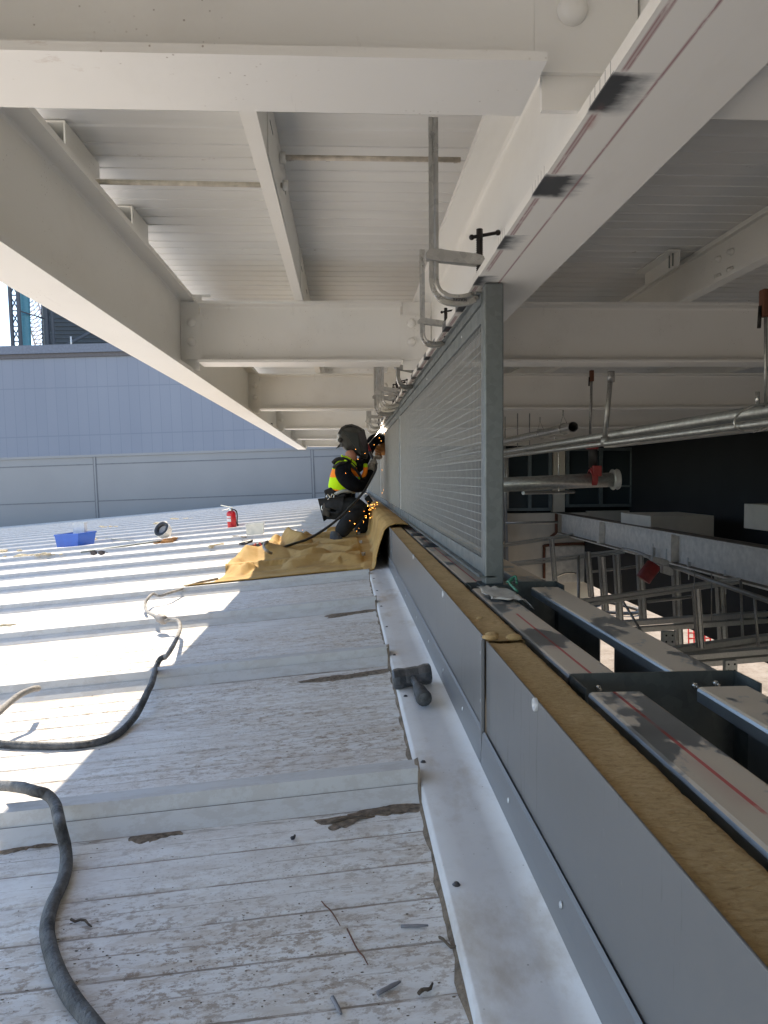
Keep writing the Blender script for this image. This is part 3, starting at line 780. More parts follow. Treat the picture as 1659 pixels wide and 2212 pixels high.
# ================================================================ CLAMPS
def clamp_proto(L=.515, throat=.138, gap=.155, lab=''):
    t = thing('bar_clamp', (0, 0, 0), lab, 'clamp', 'bar clamps holding the fence to the beam')
    # local frame: origin = lower jaw tip; jaw reaches +X; bar stands at x=-throat ; up = +Z
    w = .0095; m = MB()
    # bar with a groove, bends into lower arm
    path = [(-throat, L), (-throat, .10), (-throat, .045), (-throat+.012, .012), (-throat+.038, -.008), (-throat+.075, -.012), (-.03, -.006), (-.014, .006)]
    P = catmull([V((x, 0, z)) for x, z in path], 5)
    vs = []; fs = []; nP = len(P)
    for i, p in enumerate(P):
        d = (P[min(i+1, nP-1)]-P[max(i-1, 0)]).normalized(); nrm = V((d.z, 0, -d.x))
        f = 1 if i < nP*.25 else 1.0
        hw = .0140; tk = .0060
        z = p.z
        if p.x > -throat+.02 and p.x < -.02: tk = .0085; hw = .0165
        sec = [(-hw, -tk), (hw, -tk), (hw, -tk*.35), (hw, tk), (-hw, tk), (-hw, tk*.35)]
        for a, b in ((-hw, -tk), (-hw*.35, -tk), (0, -tk*.55), (hw*.35, -tk), (hw, -tk), (hw, tk), (hw*.35, tk), (0, tk*.55), (-hw*.35, tk), (-hw, tk)):
            vs.append(p+nrm*a+V((0, b, 0)))
    K = 10
    for i in range(nP-1):
        for k in range(K): fs.append((i*K+k, i*K+(k+1) % K, (i+1)*K+(k+1) % K, (i+1)*K+k))
    fs += [tuple(range(K))[::-1], tuple((nP-1)*K+k for k in range(K))]
    m.add(vs, fs); m.build('bar', 'clamp_chrome', t, world=False, bevel=.0008)
    m = MB(); m.obox((.0, 0, .010), (.018, 0, 0), (0, .010, 0), (0, 0, .0045)); m.build('lower_jaw', 'clamp_chrome', t, world=False, bevel=.002)
    # sliding arm
    za = .115; m = MB()
    prof = [(-throat-.026, za-.010), (-throat-.026, za+.006), (-throat-.012, za+.021), (-throat+.020, za+.021), (-throat+.032, za+.018), (-.012, za+.008), (.008, za+.002), (.014, za-.012), (.006, za-.025), (-.014, za-.026), (-throat+.02, za-.016)]
    m.ext(prof, (0, -.013, 0), (0, .013, 0), (1, 0, 0), (0, 0, 1)); m.build('sliding_arm', 'clamp_chrome', t, world=False, bevel=.0025)
    # screw with thread
    m = MB(); r = []; P = []; z = .045
    while z < .165:
        P.append((-.002, 0, z)); r.append(.0080); P.append((-.002, 0, z+.0022)); r.append(.0108); z += .0058
    P += [(-.002, 0, z), (-.002, 0, .196), (-.002, 0, .1965)]; r += [.0098, .0098, .0085]
    m.tube(P, r, 12); sc_ = m.build('screw', 'black_iron', t, world=False)
    m = MB(); m.cyl((-.026, -.004, .171), (.055, .010, .190), .0052, 10); m.ball((-.026, -.004, .171), .0085, 8); m.ball((.055, .010, .190), .0088, 8); m.build('handle', 'black_iron', t, world=False)
    m = MB(); m.lathe((-.002, 0, .030), (0, 0, 1), [(.0002, 0), (.012, 0), (.012, .006), (.008, .014), (.0002, .014)], 12); m.build('swivel_pad', 'black_iron', t, world=False)
    return t
clab = ['nearest bar clamp with long upright bar and raised handle beside the first fence post', 'second bar clamp, its T handle pointing left in front of two beam bolts', 'pale clamp standing alone between second and third cross beams', 'bar clamp nearest the second post, its jaw over the post top', 'tall bar clamp just left of the one at the second post', 'clamp with wide bent arm left of the second post top', 'far clamp directly above the welding arc', 'far clamp just right of the welder\'s mask']
spots = [(.402, 2.20, .530, 0, 1.0), (.402, 2.95, .528, 8, .70), (.40, 4.35, .528, 35, .85), (.40, 5.45, .528, 0, .95), (.40, 5.75, .528, -10, 1.05), (.40, 6.15, .528, 10, 1.1), (.39, 7.9, .528, 0, .95), (.39, 8.7, .528, 12, 1.0)]
proto = clamp_proto(lab=clab[0])
for i, (x, yy, z, a, s) in enumerate(spots):
    o = proto if i == 0 else copy_tree(proto)
    o.location = (x, yy, z); o.rotation_euler = (0, 0, R(a)); o.scale = (s, s, s if i not in (0,) else 1)
    o['label'] = clab[i]
# stamped name on the nearest clamp (upside down as in the photograph)
cu = bpy.data.curves.new('stamped_name', 'FONT'); cu.body = 'BERGER'; cu.size = .0125; cu.extrude = .0003; cu.align_x = 'CENTER'; cu.align_y = 'CENTER'
tmp = bpy.data.objects.new('stamped_name', cu); col.objects.link(tmp)
dg = bpy.context.evaluated_depsgraph_get(); me = bpy.data.meshes.new_from_object(tmp.evaluated_get(dg)); bpy.data.objects.remove(tmp)
o = bpy.data.objects.new('stamped_name', me); col.objects.link(o); me.materials.clear(); me.materials.append(MATS['pencil'])
o.parent = proto; o.rotation_euler = (R(90), R(180), 0); o.rotation_euler = (Matrix.Rotation(R(4), 3, 'Y') @ Matrix.Rotation(R(180), 3, 'Y') @ Matrix.Rotation(R(90), 3, 'X')).to_euler()
o.location = (-.062, -.0092, -.0105)

# ================================================================ SLEDGEHAMMER
hp = RF(891, 1462, .024)
hl = RF(853, 1462, .05); 
t = thing('sledgehammer', hp, 'short handled steel sledgehammer lying on the white flashing', 'hammer')
ax = (V((.120, .022, .012))).normalized(); fw = V((0.02, -1, -.0)).normalized(); hc = RF(890, 1461, .050)
def oct_prof(r): return [(r*math.cos(math.pi/8+k*math.pi/4), r*math.sin(math.pi/8+k*math.pi/4)) for k in range(8)]
m = MB(); up = ax.cross(fw).normalized()
secs = [(-.054, .022), (-.049, .0275), (-.036, .0285), (-.018, .025), (-.013, .026), (.013, .026), (.018, .025), (.036, .0285), (.049, .0275), (.054, .022)]
vs = []; 
for h, r in secs:
    for a, b in oct_prof(r): vs.append(hc+ax*h+fw*a+up*b)
fs = [(i*8+k, i*8+(k+1) % 8, (i+1)*8+(k+1) % 8, (i+1)*8+k) for i in range(len(secs)-1) for k in range(8)]+[tuple(range(8))[::-1], tuple(len(secs)*8-8+k for k in range(8))]
m.add(vs, fs); m.build('head', 'hammer_steel', t, bevel=.0015)
he = RF(916, 1509, .046)
hd = (he-hc).normalized()
m = MB(); m.tube([hc-hd*.029+V((0, 0, .002)), hc+hd*.03, hc+hd*.10], [.010, .0105, .0095], 8, smooth=False); m.build('neck', 'hammer_steel', t, bevel=.001)
m = MB(); L = (he-hc).length; P = []; r = []
for i in range(24):
    f = i/23; P.append(hc+hd*(.095+(L-.095)*f)); r.append((.0115+.0035*math.sin(f*3.1)+.003*f+(.0012 if i % 2 else 0)+(.004 if i > 20 else 0))); 
P.append(he+hd*.006); r.append(.016)
m.tube(P, r, 14); m.build('grip', 'hammer_grip', t)
m = MB(); m.lathe(he+hd*.0065, hd, [(.0155, 0), (.013, .0015), (.0002, .002)], 14); m.build('butt_cap', 'rubber_cable', t)

# ================================================================ CABLES
def rcable(name, pts, r, mat, lab, parts=None):
    P = [RF(u, v, h+r) for u, v, h in pts]
    m = MB(); C = catmull(P, 8)
    C = [c+V((0, 0, .0006*noise.noise(c*14))) for c in C]
    m.tube(C, [r*(1+.06*noise.noise(c*25)) for c in C], 12); o = m.build(name, mat); tag(o, lab, 'cable'); return o, P
rcable('power_cable', [(470, 1250, .03), (420, 1261, .03), (390, 1273, .035), (365, 1281, .045), (345, 1287, .042), (331, 1283, .055), (319, 1293, .05), (313, 1306, .03), (317, 1320, .02), (328, 1327, .04), (343, 1334, .05)], .0078, 'dusty_cable', 'grey dusty cable running from under the tan blanket to a plug')
rcable('power_cable', [(356, 1342, .05), (372, 1338, .055), (385, 1342, .055), (389, 1356, .043), (383, 1376, .05), (372, 1398, .06), (362, 1414, .06), (355, 1421, .05)], .0080, 'dusty_cable', 'sunlit dusty cable arching from the plug over a roof rib')
rcable('power_cable', [(357, 1419, .05), (346, 1424, .048), (338, 1440, .03), (328, 1475, .05), (318, 1496, .05), (302, 1530, .02), (285, 1556, .004), (255, 1585, 0), (215, 1602, 0), (160, 1610, 0), (90, 1611, 0), (0, 1607, 0), (-60, 1600, 0)], .0092, 'rubber_cable', 'dark rubber cable sweeping from the rib to the left edge')
rcable('power_cable', [(82, 1487, .07), (70, 1489, .085), (50, 1497, .085), (30, 1510, .08), (0, 1536, .07), (-40, 1575, .06)], .0085, 'dusty_cable', 'pale cable end arching above the rib at the left edge')
rcable('power_cable', [(-60, 1698, .03), (0, 1697, .045), (45, 1701, .07), (75, 1709, .075), (100, 1716, .066), (118, 1735, .055), (125, 1760, .050), (130, 1785, .046), (141, 1830, .01), (143, 1868, 0), (135, 1905, 0), (112, 1955, 0), (102, 2000, 0), (106, 2040, 0), (125, 2100, 0), (155, 2155, 0), (190, 2200, 0), (230, 2250, 0)], .0100, 'rubber_cable', 'thick dark cable curving down the near left corner over the rib')
a, b = RF(338, 1331, .062), RF(361, 1343, .062)
m = MB(); d = (b-a).normalized(); c = (a+b)/2
m.lathe(c-d*.05, d, [(.0002, 0), (.010, 0), (.012, .01), (.020, .018), (.021, .05), (.020, .085), (.014, .095), (.0002, .096)], 10)
t_ = tag(m.build('cable_plug', 'duct_tape'), 'dusty grey plug joining two cables in the sun', 'plug')

# ================================================================ BLANKET
def _rg(pts, h, w):
    out = []
    for (a, b) in zip(pts[:-1], pts[1:]):
        p, q = RF(a[0], a[1], h*.9), RF(b[0], b[1], h*.9); out.append((p.x, p.y, q.x, q.y, h, w))
    return out
RIDGES = (_rg([(468, 1215), (505, 1199), (560, 1190), (610, 1186)], .085, .16)+_rg([(490, 1208), (515, 1232), (548, 1222)], .05, .07)+_rg([(575, 1164), (608, 1150), (648, 1158)], .10, .12)
    +_rg([(588, 1178), (600, 1190), (650, 1196), (700, 1190)], .05, .09)+_rg([(640, 1212), (700, 1204), (770, 1206), (822, 1186)], .045, .11)+_rg([(690, 1182), (760, 1186), (820, 1165)], .04, .08)
    +_rg([(655, 1250), (700, 1242), (760, 1240), (826, 1226)], .035, .06)+_rg([(650, 1168), (720, 1172), (790, 1168), (822, 1150)], .03, .09)+_rg([(730, 1212), (750, 1196), (770, 1188)], .04, .06))
def blanket():
    NX, NY = 150, 190; P = []
    wallp = [(.10, .004), (.175, .012), (.215, .060), (.228, .13), (.236, .20), (.243, .262), (.262, .288), (.30, .300), (.345, .298), (.385, .292)]
    for j in range(NY+1):
        t = j/NY
        for i in range(NX+1):
            s = i/NX*1.42
            f0 = V((-.95+.06*noise.noise(V((t*2, 0, 0))), 4.31, 0)); 
            if s <= 1:
                # left edge sweeps in as it goes back
                xl = -.95+.17*t**.7+.05*math.sin(t*9)+.03*noise.noise(V((t*6, 2, 0)))
                x = xl+(.10-xl)*s
                yf = 4.315+.04*s**2+.012*noise.noise(V((s*6, 1, 1))); yb_ = 7.2+1.5*s+.15*noise.noise(V((s*5, 3, 0)))
                y = yf+(yb_-yf)*t
                base = rz(x)
                e = min(1, s/.10, t/.05, (1-t)/.04) if True else 1
                e = max(0, e)**.6
                q = V((x*1.6+y*.35, y*2.2-x*.6, 3.3))
                n2 = 1-abs(noise.noise(q*2.1+V((5, 2, 1))))*2.2
                wx = x+.05*noise.noise(V((x*3, y*3, 1))); wy = y+.12*noise.noise(V((x*3, y*2, 9)))
                h = .014+.022*max(0, n2)**2*min(1, max(0, (y-4.5)/.5))
                for (ax_, ay_, bx_, by_, rh, rw) in RIDGES:
                    dx_, dy_ = bx_-ax_, (by_-ay_)*.45; L2 = dx_*dx_+dy_*dy_
                    u_ = max(0, min(1, ((wx-ax_)*dx_+(wy-ay_)*.45*dy_)/L2)); dd = math.hypot(wx-ax_-dx_*u_, (wy-ay_)*.45-dy_*u_)/rw
                    if dd < 1: h = max(h, .014+1.45*rh*(.45*(1-dd)**1.2+.55*(1-dd)**2*(1+2*dd))*(1-.25*abs(2*u_-1)))
                for px, py, ph, pr in ((-.47, 7.75, .15, .11),):
                    dd = math.hypot((x-px)/1.1, (y-py)*.5)/pr
                    if dd < 1: h += ph*(1-dd)**1.3
                h = max(.006, h)*e
                rb = max(rib_h(y-.035), rib_h(y-.012), rib_h(y), rib_h(y+.02))+(.004 if rib_h(y) > 0 else 0)
                z = base+max(rb+.004, h)
                if s > .8: z = base+max(rb+.004, h)*(1)+.02*(s-.8)
                P.append((x, y, z))
            else:
                w = (s-1)/.42*(len(wallp)-1); a = min(int(w), len(wallp)-2); fr = w-a
                x = wallp[a][0]+(wallp[a+1][0]-wallp[a][0])*fr; zr = wallp[a][1]+(wallp[a+1][1]-wallp[a][1])*fr
                yf = 4.355+.16*min(1, (s-1)/.12)+.06*max(0, s-1.15)/.3; yb_ = 8.7
                y = yf+(yb_-yf)*t
                up = min(1, (s-1)/.25)
                bul = -.05*math.exp(-((t-.02)/.05)**2)*math.exp(-((s-1.12)/.10)**2)
                fold = -.035*max(0, noise.noise(V((y*2.6, zr*2, 8)))+.1)*math.sin(math.pi*min(1, max(0, (s-1)/.30)))
                x += bul+fold*1.2 if s < 1.27 else 0
                z = -.592+zr+.012*noise.noise(V((y*3, x*5, 2)))*(1 if s < 1.25 else .4)
                z = max(z, rz(x)+.026) if s < 1.08 else z
                P.append((x, y, z))
    W = NX+1
    m = MB(); m.add(P, [(j*W+i, j*W+i+1, (j+1)*W+i+1, (j+1)*W+i) for j in range(NY) for i in range(NX)], True)
    o = m.build('welding_blanket', 'welding_blanket', solid=.004)
    return tag(o, 'crumpled tan welding blanket spread on the roof and draped over the grey wall', 'blanket')
blanket()

# ================================================================ PERSON
OY = 7.0
def W(x, y, Y=7.05): return AY(631+x*.16535, 878+y*.16535, Y)
ps = thing('person', W(620, 1790, 7.0), 'kneeling welder in black mask, orange and yellow vest and dark trousers', 'person')
hip = W(600, 1270, 7.12)
pel = [(W(600, 1265, 7.12), .115), (W(630, 1130, 7.10), .112), (W(660, 1000, 7.08), .120), (W(690, 880, 7.08), .125), (W(735, 770, 7.10), .095), (W(765, 690, 7.12), .052), (W(790, 600, 7.14), .050), (W(810, 500, 7.15), .085), (W(815, 410, 7.15), .080),
       (W(650, 850, 6.93), .088), (W(715, 970, 6.86), .086), (W(880, 1070, 6.91), .070), (W(960, 970, 7.10), .046), (W(1040, 830, 7.25), .036), (W(1055, 770, 7.28), .030),
       (W(830, 800, 7.25), .07), (W(930, 720, 7.45), .06), (W(1010, 560, 7.65), .055), (W(1060, 480, 7.78), .052), (W(1110, 520, 7.8), .04)]
edges = [(0, 1), (1, 2), (2, 3), (3, 4), (4, 5), (5, 6), (6, 7), (7, 8), (4, 9), (9, 10), (10, 11), (11, 12), (12, 13), (13, 14), (4, 15), (15, 16), (16, 17), (17, 18), (18, 19)]
body = skin('body', 'sweater', pel, edges, ps)
sl = [W(1055, 300, 7.85), W(1120, 330, 7.88), W(1185, 420, 7.95)]
m = MB(); P = catmull([W(1000, 500, 7.7), W(1060, 440, 7.78), W(1140, 420, 7.86), W(1195, 440, 7.93)], 5); m.tube(P, [.04+.022*math.sin(math.pi*i/(len(P)-1)) for i in range(len(P))], 14); m.build('sleeve', 'sweater', ps, subsurf=1)
# trousers: both legs
tn = [(W(600, 1250, 7.13), .135), (W(560, 1330, 7.05), .115), (W(720, 1300, 6.98), .105), (W(880, 1290, 6.97), .085), (W(900, 1330, 6.99), .078), (W(800, 1440, 6.93), .088), (W(690, 1560, 6.90), .082), (W(600, 1700, 6.88), .072),
      (W(640, 1300, 7.25), .115), (W(850, 1310, 7.38), .095), (W(1000, 1390, 7.45), .078), (W(950, 1530, 7.40), .070), (W(850, 1660, 7.32), .060), (W(520, 1400, 7.05), .10)]
te = [(0, 1), (1, 2), (2, 3), (3, 4), (4, 5), (5, 6), (6, 7), (0, 8), (8, 9), (9, 10), (10, 11), (11, 12), (1, 13)]
skin('trousers', 'trousers', tn, te, ps)
def boot(a, b, c):
    m = MB(); m.tube(catmull([a, b, c], 5), [.058, .060, .061, .060, .058, .056, .058, .058, .054, .046, .034], 14); o = m.build('boot', 'boot_leather', ps, subsurf=1)
boot(W(590, 1640, 6.9), W(570, 1740, 6.88), W(640, 1765, 6.82))
boot(W(830, 1640, 7.3), W(780, 1720, 7.28), W(700, 1745, 7.22))
for p, q in ((W(500, 1775, 6.84), W(690, 1790, 6.80)),):
    m = MB(); m.bar(p, q, .09, .02); m.build('boot_sole', 'plastic_black', ps, bevel=.005)
# vest shell
vn = [(W(612, 1125, 7.08), .124), (W(628, 1060, 7.08), .128), (W(655, 960, 7.06), .134), (W(682, 870, 7.05), .136), (W(712, 775, 7.07), .120), (W(738, 720, 7.09), .092), (W(762, 680, 7.10), .072)]
vest = skin('vest', 'hi_vis_fabric', vn, [(i, i+1) for i in range(6)], ps)
# sweater shoulder panel over the vest opening (arm hole) and harness straps
m = MB(); m.tube(catmull([W(540, 800, 6.93), W(620, 745, 6.90), W(720, 740, 6.93), W(800, 800, 6.96), W(870, 880, 7.0), W(900, 940, 7.04)], 5), .015, 8); m.build('harness_strap', 'harness_black', ps)
m = MB(); m.tube(catmull([W(530, 740, 7.0), W(590, 690, 6.99), W(680, 690, 6.99), W(760, 730, 7.0), W(830, 800, 7.02)], 5), .019, 8); m.build('harness_strap', 'harness_black', ps)
m = MB(); m.tube(catmull([W(650, 640, 7.04), W(690, 700, 6.98), W(770, 770, 6.96), W(830, 860, 6.98), W(880, 950, 7.02)], 5), .010, 6); m.build('vest_binding', 'hi_vis_fabric', ps)
m = MB(); m.tube(catmull([W(960, 760, 7.15), W(955, 850, 7.10), W(920, 930, 7.08), W(890, 960, 7.06)], 5), .022, 8); m.build('vest_front', 'hi_vis_fabric', ps)
m = MB(); m.tube(catmull([W(560, 1150, 6.99), W(640, 1110, 6.97), W(740, 1100, 6.98), W(810, 1120, 7.03)], 5), .018, 8); m.build('reflective_band', 'reflective_tape', ps)
m = MB(); m.tube(catmull([W(450, 1130, 7.05), W(520, 1170, 6.99), W(600, 1190, 6.97), W(700, 1160, 6.98)], 5), .022, 8); m.build('tool_belt', 'harness_black', ps)
m = MB(); m.tube(catmull([W(455, 1210, 6.98), W(450, 1180, 6.96), W(470, 1150, 6.96), W(490, 1190, 6.96), W(465, 1215, 6.96)], 4), .005, 6); m.tube(catmull([W(505, 1210, 6.96), W(520, 1150, 6.95), W(550, 1160, 6.95), W(530, 1210, 6.95)], 4), .005, 6); m.build('belt_hook', 'chrome', ps)
def blob(name, mat, c, r, sc_, parent=ps):
    m = MB(); m.ball(c, r, 14, sc_); return m.build(name, mat, parent)
m = MB(); a = W(430, 1210, 7.02)
for z0 in (0,): m.obox(W(455, 1310, 7.03), (.035, 0, -.012), (0, .05, 0), (.015, 0, .085))
m.build('tool_pouch', 'pouch', ps, bevel=.012)
m = MB(); m.tube(catmull([W(395, 1290, 7.0), W(385, 1330, 7.0), W(410, 1370, 6.99), W(430, 1410, 6.99), W(420, 1340, 6.99)], 4), .006, 6); m.build('pouch_hook', 'chrome', ps)
m = MB(); m.obox(W(1000, 1220, 7.12), (.022, 0, -.03), (0, .03, 0), (.02, 0, .02)); m.build('tool_pouch', 'harness_black', ps, bevel=.006)
m = MB(); m.obox(W(490, 1110, 7.05), (.045, 0, .02), (0, .06, 0), (-.01, 0, .03)); m.build('tool_pouch', 'harness_black', ps, bevel=.012)
# neck skin
m = MB(); m.tube([W(790, 730, 7.08), W(770, 640, 7.06), W(740, 570, 7.08)], [.055, .056, .05], 14); m.build('neck', 'skin', ps, subsurf=1)
# welding helmet: faceted shell by side profile + width
def shell(name, prof, ws, yc_, mat, bevel=.004):
    m = MB(); N = len(prof); vs = []
    for k, (s, sc_) in enumerate(((-1, 1.0), (-.62, 1.0), (.62, 1.0), (1, 1.0))):
        for (x, y), w in zip(prof, ws):
            cx, cy = 790, 480
            f = .86 if abs(s) == 1 else 1
            q = W(cx+(x-cx)*f, cy+(y-cy)*f, yc_); vs.append(q+V((0, s*w, 0)))
    fs = [(k*N+i, k*N+(i+1) % N, (k+1)*N+(i+1) % N, (k+1)*N+i) for k in range(3) for i in range(N)]
    fs += [tuple(range(N))[::-1], tuple(3*N+i for i in range(N))]
    m.add(vs, fs); return m.build(name, mat, ps, bevel=bevel, seg=3)
shell('welding_helmet', [(590, 420), (600, 350), (640, 280), (700, 245), (780, 235), (860, 262), (945, 310), (965, 400), (985, 480), (1000, 600), (975, 690), (905, 665), (850, 640), (760, 610), (690, 570), (640, 520)],
      [.085, .09, .10, .10, .10, .105, .105, .10, .10, .085, .07, .075, .085, .09, .09, .09], 7.13, 'helmet_black', .010)
m = MB(); yq = 7.13-.112
m.add([W(650, 320, yq), W(850, 350, yq+.0), W(900, 640, yq+.008), W(740, 420, yq-.004)], [(0, 1, 2, 3)]); m.build('helmet_facet', 'helmet_panel', ps, solid=.006)
m = MB(); m.add([W(855, 350, yq-.002), W(945, 320, yq+.012), W(975, 440, yq+.012), W(960, 560, yq+.012), W(905, 500, yq)], [(0, 1, 2, 3, 4)]); m.build('helmet_window', 'lens_dark', ps, solid=.008)
m = MB(); m.lathe(W(630, 440, 7.04), (0, -1, 0), [(.024, 0), (.022, .012), (.0002, .014)], 16); m.build('helmet_knob', 'plastic_black', ps)
m = MB(); m.obox(W(608, 415, 7.06), (.016, 0, 0), (0, .01, 0), (.004, 0, .04)); m.build('helmet_sticker', 'washer_white', ps, bevel=.006)
m = MB(); m.add([W(640, 470, 7.05), W(565, 555, 7.08), W(600, 540, 7.08), W(660, 530, 7.04), W(640, 470, 7.2), W(565, 555, 7.15), W(600, 540, 7.16), W(660, 530, 7.2)], [(0, 1, 2, 3), (7, 6, 5, 4), (0, 4, 5, 1), (1, 5, 6, 2), (2, 6, 7, 3), (3, 7, 4, 0)]); m.build('nape_guard', 'plastic_black', ps, bevel=.003)
# hands in gloves
def hand(wrist, dirn, across, palm_n, mat, curl=1.0, s=1.15):
    d = V(dirn).normalized(); a = V(across); a = (a-d*a.dot(d)).normalized(); n_ = d.cross(a).normalized()*palm_n
    nodes = [(V(wrist), .030*s), (V(wrist)+d*.045*s, (.036*s, .024*s)), (V(wrist)+d*.085*s, (.038*s, .022*s))]; ed = [(0, 1), (1, 2)]
    o = skin('glove', mat, nodes, ed, ps)
    for k, (off, L) in enumerate(((-.030, .075), (-.010, .084), (.010, .080), (.029, .064))):
        b = V(wrist)+d*.085*s+a*off*s
        pts = [b-d*.02*s]; ang = 0; p = b.copy(); nd = [(b-d*.02*s, .0125*s), (b, .0115*s)]
        for q, f in enumerate((.42, .33, .25)):
            ang += R((38, 52, 40)[q])*curl
            p = p+(d*math.cos(ang)+n_*math.sin(ang))*L*f*s; nd.append((p.copy(), (.0108-.0009*q)*s))
        skin('glove_finger', mat, nd, [(i, i+1) for i in range(len(nd)-1)], ps, 1)
    b = V(wrist)+d*.035*s-a*.032*s
    nd = [(b, .014*s), (b+(d*.5-a*.5+n_*.5).normalized()*.035*s, .013*s), (b+(d*.8-a*.35+n_*.9).normalized()*.062*s, .0115*s)]
    skin('glove_thumb', mat, nd, [(0, 1), (1, 2)], ps, 1)
hand(W(1045, 800, 7.26), W(1075, 660, 7.30)-W(1045, 800, 7.26), (0, -1, .0), 1, 'glove_grey', .9, 1.1)
m = MB(); m.tube([W(1020, 850, 7.22), W(1035, 800, 7.25), W(1045, 770, 7.27)], [.046, .043, .038], 12); m.build('glove_cuff', 'glove_grey', ps)
hand(W(1185, 560, 7.85), W(1070, 575, 7.72)-W(1185, 560, 7.85), (0, -.3, 1), -1, 'leather', .8, 1.35)
m = MB(); m.tube([W(1195, 500, 7.9), W(1190, 560, 7.88), W(1175, 600, 7.85)], [.05, .055, .045], 12); m.build('glove_cuff', 'leather', ps)
# electrode holder with its cable (held: a thing of its own)
eh = thing('electrode_holder', W(1010, 560, 7.35), 'red electrode holder with thin rod and long black cable in the welder\'s hand', 'welding tool')
m = MB(); a, b = W(970, 490, 7.40), W(1015, 590, 7.36); m.bar(a, b, .032, .034); m.build('holder_jaw', 'tool_red', eh, bevel=.008)
m = MB(); m.tube([b, W(1060, 690, 7.31), W(1095, 750, 7.28)], [.014, .016, .013], 10); m.build('holder_grip', 'plastic_black', eh)
m = MB(); m.cyl(W(985, 500, 7.40), W(1150, 312, 7.92), .0030, 6); m.build('welding_rod', 'chrome', eh)
m = MB(); m.tube(catmull([W(1095, 750, 7.28), W(1090, 830, 7.15), W(1030, 950, 6.95), W(930, 1120, 6.80), W(780, 1290, 6.72), W(600, 1470, 6.66), W(400, 1620, 6.6), W(200, 1735, 6.5), W(0, 1800, 6.3), AY(600, 1187, 6.0), AY(585, 1196, 5.8)], 6), .0115, 10); m.build('holder_cable', 'cable_black', eh)
rcable('welding_lead', [(586, 1195, .07), (576, 1190, .10), (570, 1182, .12), (572, 1173, .13), (578, 1170, .13)], .011, 'dusty_cable', 'bare bent wire loop sticking out of the blanket folds')
# arc and sparks
m = MB(); m.ball(W(1172, 305, 7.95), .016, 12, (1, .6, 1.9)); o = m.build('welding_arc', 'arc_light'); tag(o, 'blinding white welding arc at the top of the fence', 'welding arc')
m = MB(); m.obox(W(1205, 275, 8.0)+V((-.004, 0, .0)), (.004, 0, 0), (0, .05, 0), (0, 0, .02)); tag(m.build('hot_metal', 'weld_glow', bevel=.002), 'orange glowing metal just above the welding arc', 'hot metal')
m = MB()
for _ in range(20):
    t = random.random(); x = 1120-330*t**.8+random.gauss(0, 40); y = 1260+420*t+random.gauss(0, 50)
    m.ball(W(x, y, 7.0-.3*t+random.uniform(-.05, .05)-.12), random.choice((.0012, .0016, .0028)), 6)
for _ in range(14):
    x = 1060+random.gauss(0, 35); y = 1310+random.gauss(0, 30)-.5*(x-1060)
    m.ball(W(x, y, 6.85), random.choice((.0012, .0016, .0026)), 6)
for x, y in ((700, 870), (1140, 410), (1165, 450), (1070, 500), (950, 615), (860, 690), (830, 560), (1175, 830), (1195, 1090), (1175, 1130), (135, 1615), (180, 1868), (752, 1372), (755, 1492), (1210, 360)):
    m.ball(W(x, y, 6.75), .0016, 6)
tag(m.build('sparks', 'spark_light'), 'orange welding sparks falling in front of the welder', 'sparks', kind='stuff')

# ================================================================ THINGS ON THE ROOF
def oroof(u, v, h=0): return RF(u, v, h)
# extinguisher
c = oroof(502, 1141, .0); k = c.y/F_ ; hh = 34*k
t = thing('fire_extinguisher', c, 'red fire extinguisher with white labels and black hose standing in the sun', 'fire extinguisher')
lean = V((-.07, 0, 1)).normalized(); r = 9.8*k; H = 38*k
m = MB(); m.lathe(c, lean, [(.0002, 0), (r*.9, 0), (r, .01), (r, H*.84), (r*.93, H*.90), (r*.7, H*.96), (r*.42, H), (.0002, H)], 24); m.build('cylinder', 'red_paint', t)
top = c+lean*H
m = MB(); m.lathe(top, lean, [(r*.36, 0), (r*.36, .03), (r*.26, .04), (.0002, .04)], 12); m.build('valve', 'chrome', t)
m = MB(); m.bar(top+lean*.045+V((.03, 0, 0)), top+lean*.075+V((-.14, 0, .005)), .022, .012); m.bar(top+lean*.03, top+lean*.005+V((-.12, 0, 0)), .022, .008); m.build('lever', 'chrome', t, bevel=.003)
m = MB(); m.tube(catmull([top+lean*.02+V((.02, 0, 0)), top+V((.07, 0, 0)), top+V((.09, 0, -.06)), top+V((.09, -.01, -.17)), top+V((.095, -.01, -.21))], 6), .010, 8); m.cyl(top+V((.095, -.01, -.205)), top+V((.105, -.01, H*-.98+.03)), .014, 10, .018); m.build('hose', 'plastic_black', t)
for z0, z1 in ((.60, .69), (.38, .56)):
    m = MB(); vs = []; N = 8
    for zz_ in (z0*H, z1*H):
        for i in range(N+1):
            a = R(188+i*82/N); vs.append(c+lean*zz_+V((math.cos(a), math.sin(a), 0))*(r+.0012))
    m.add(vs, [(i, i+1, i+N+2, i+N+1) for i in range(N)]); m.build('label', 'label_white', t)
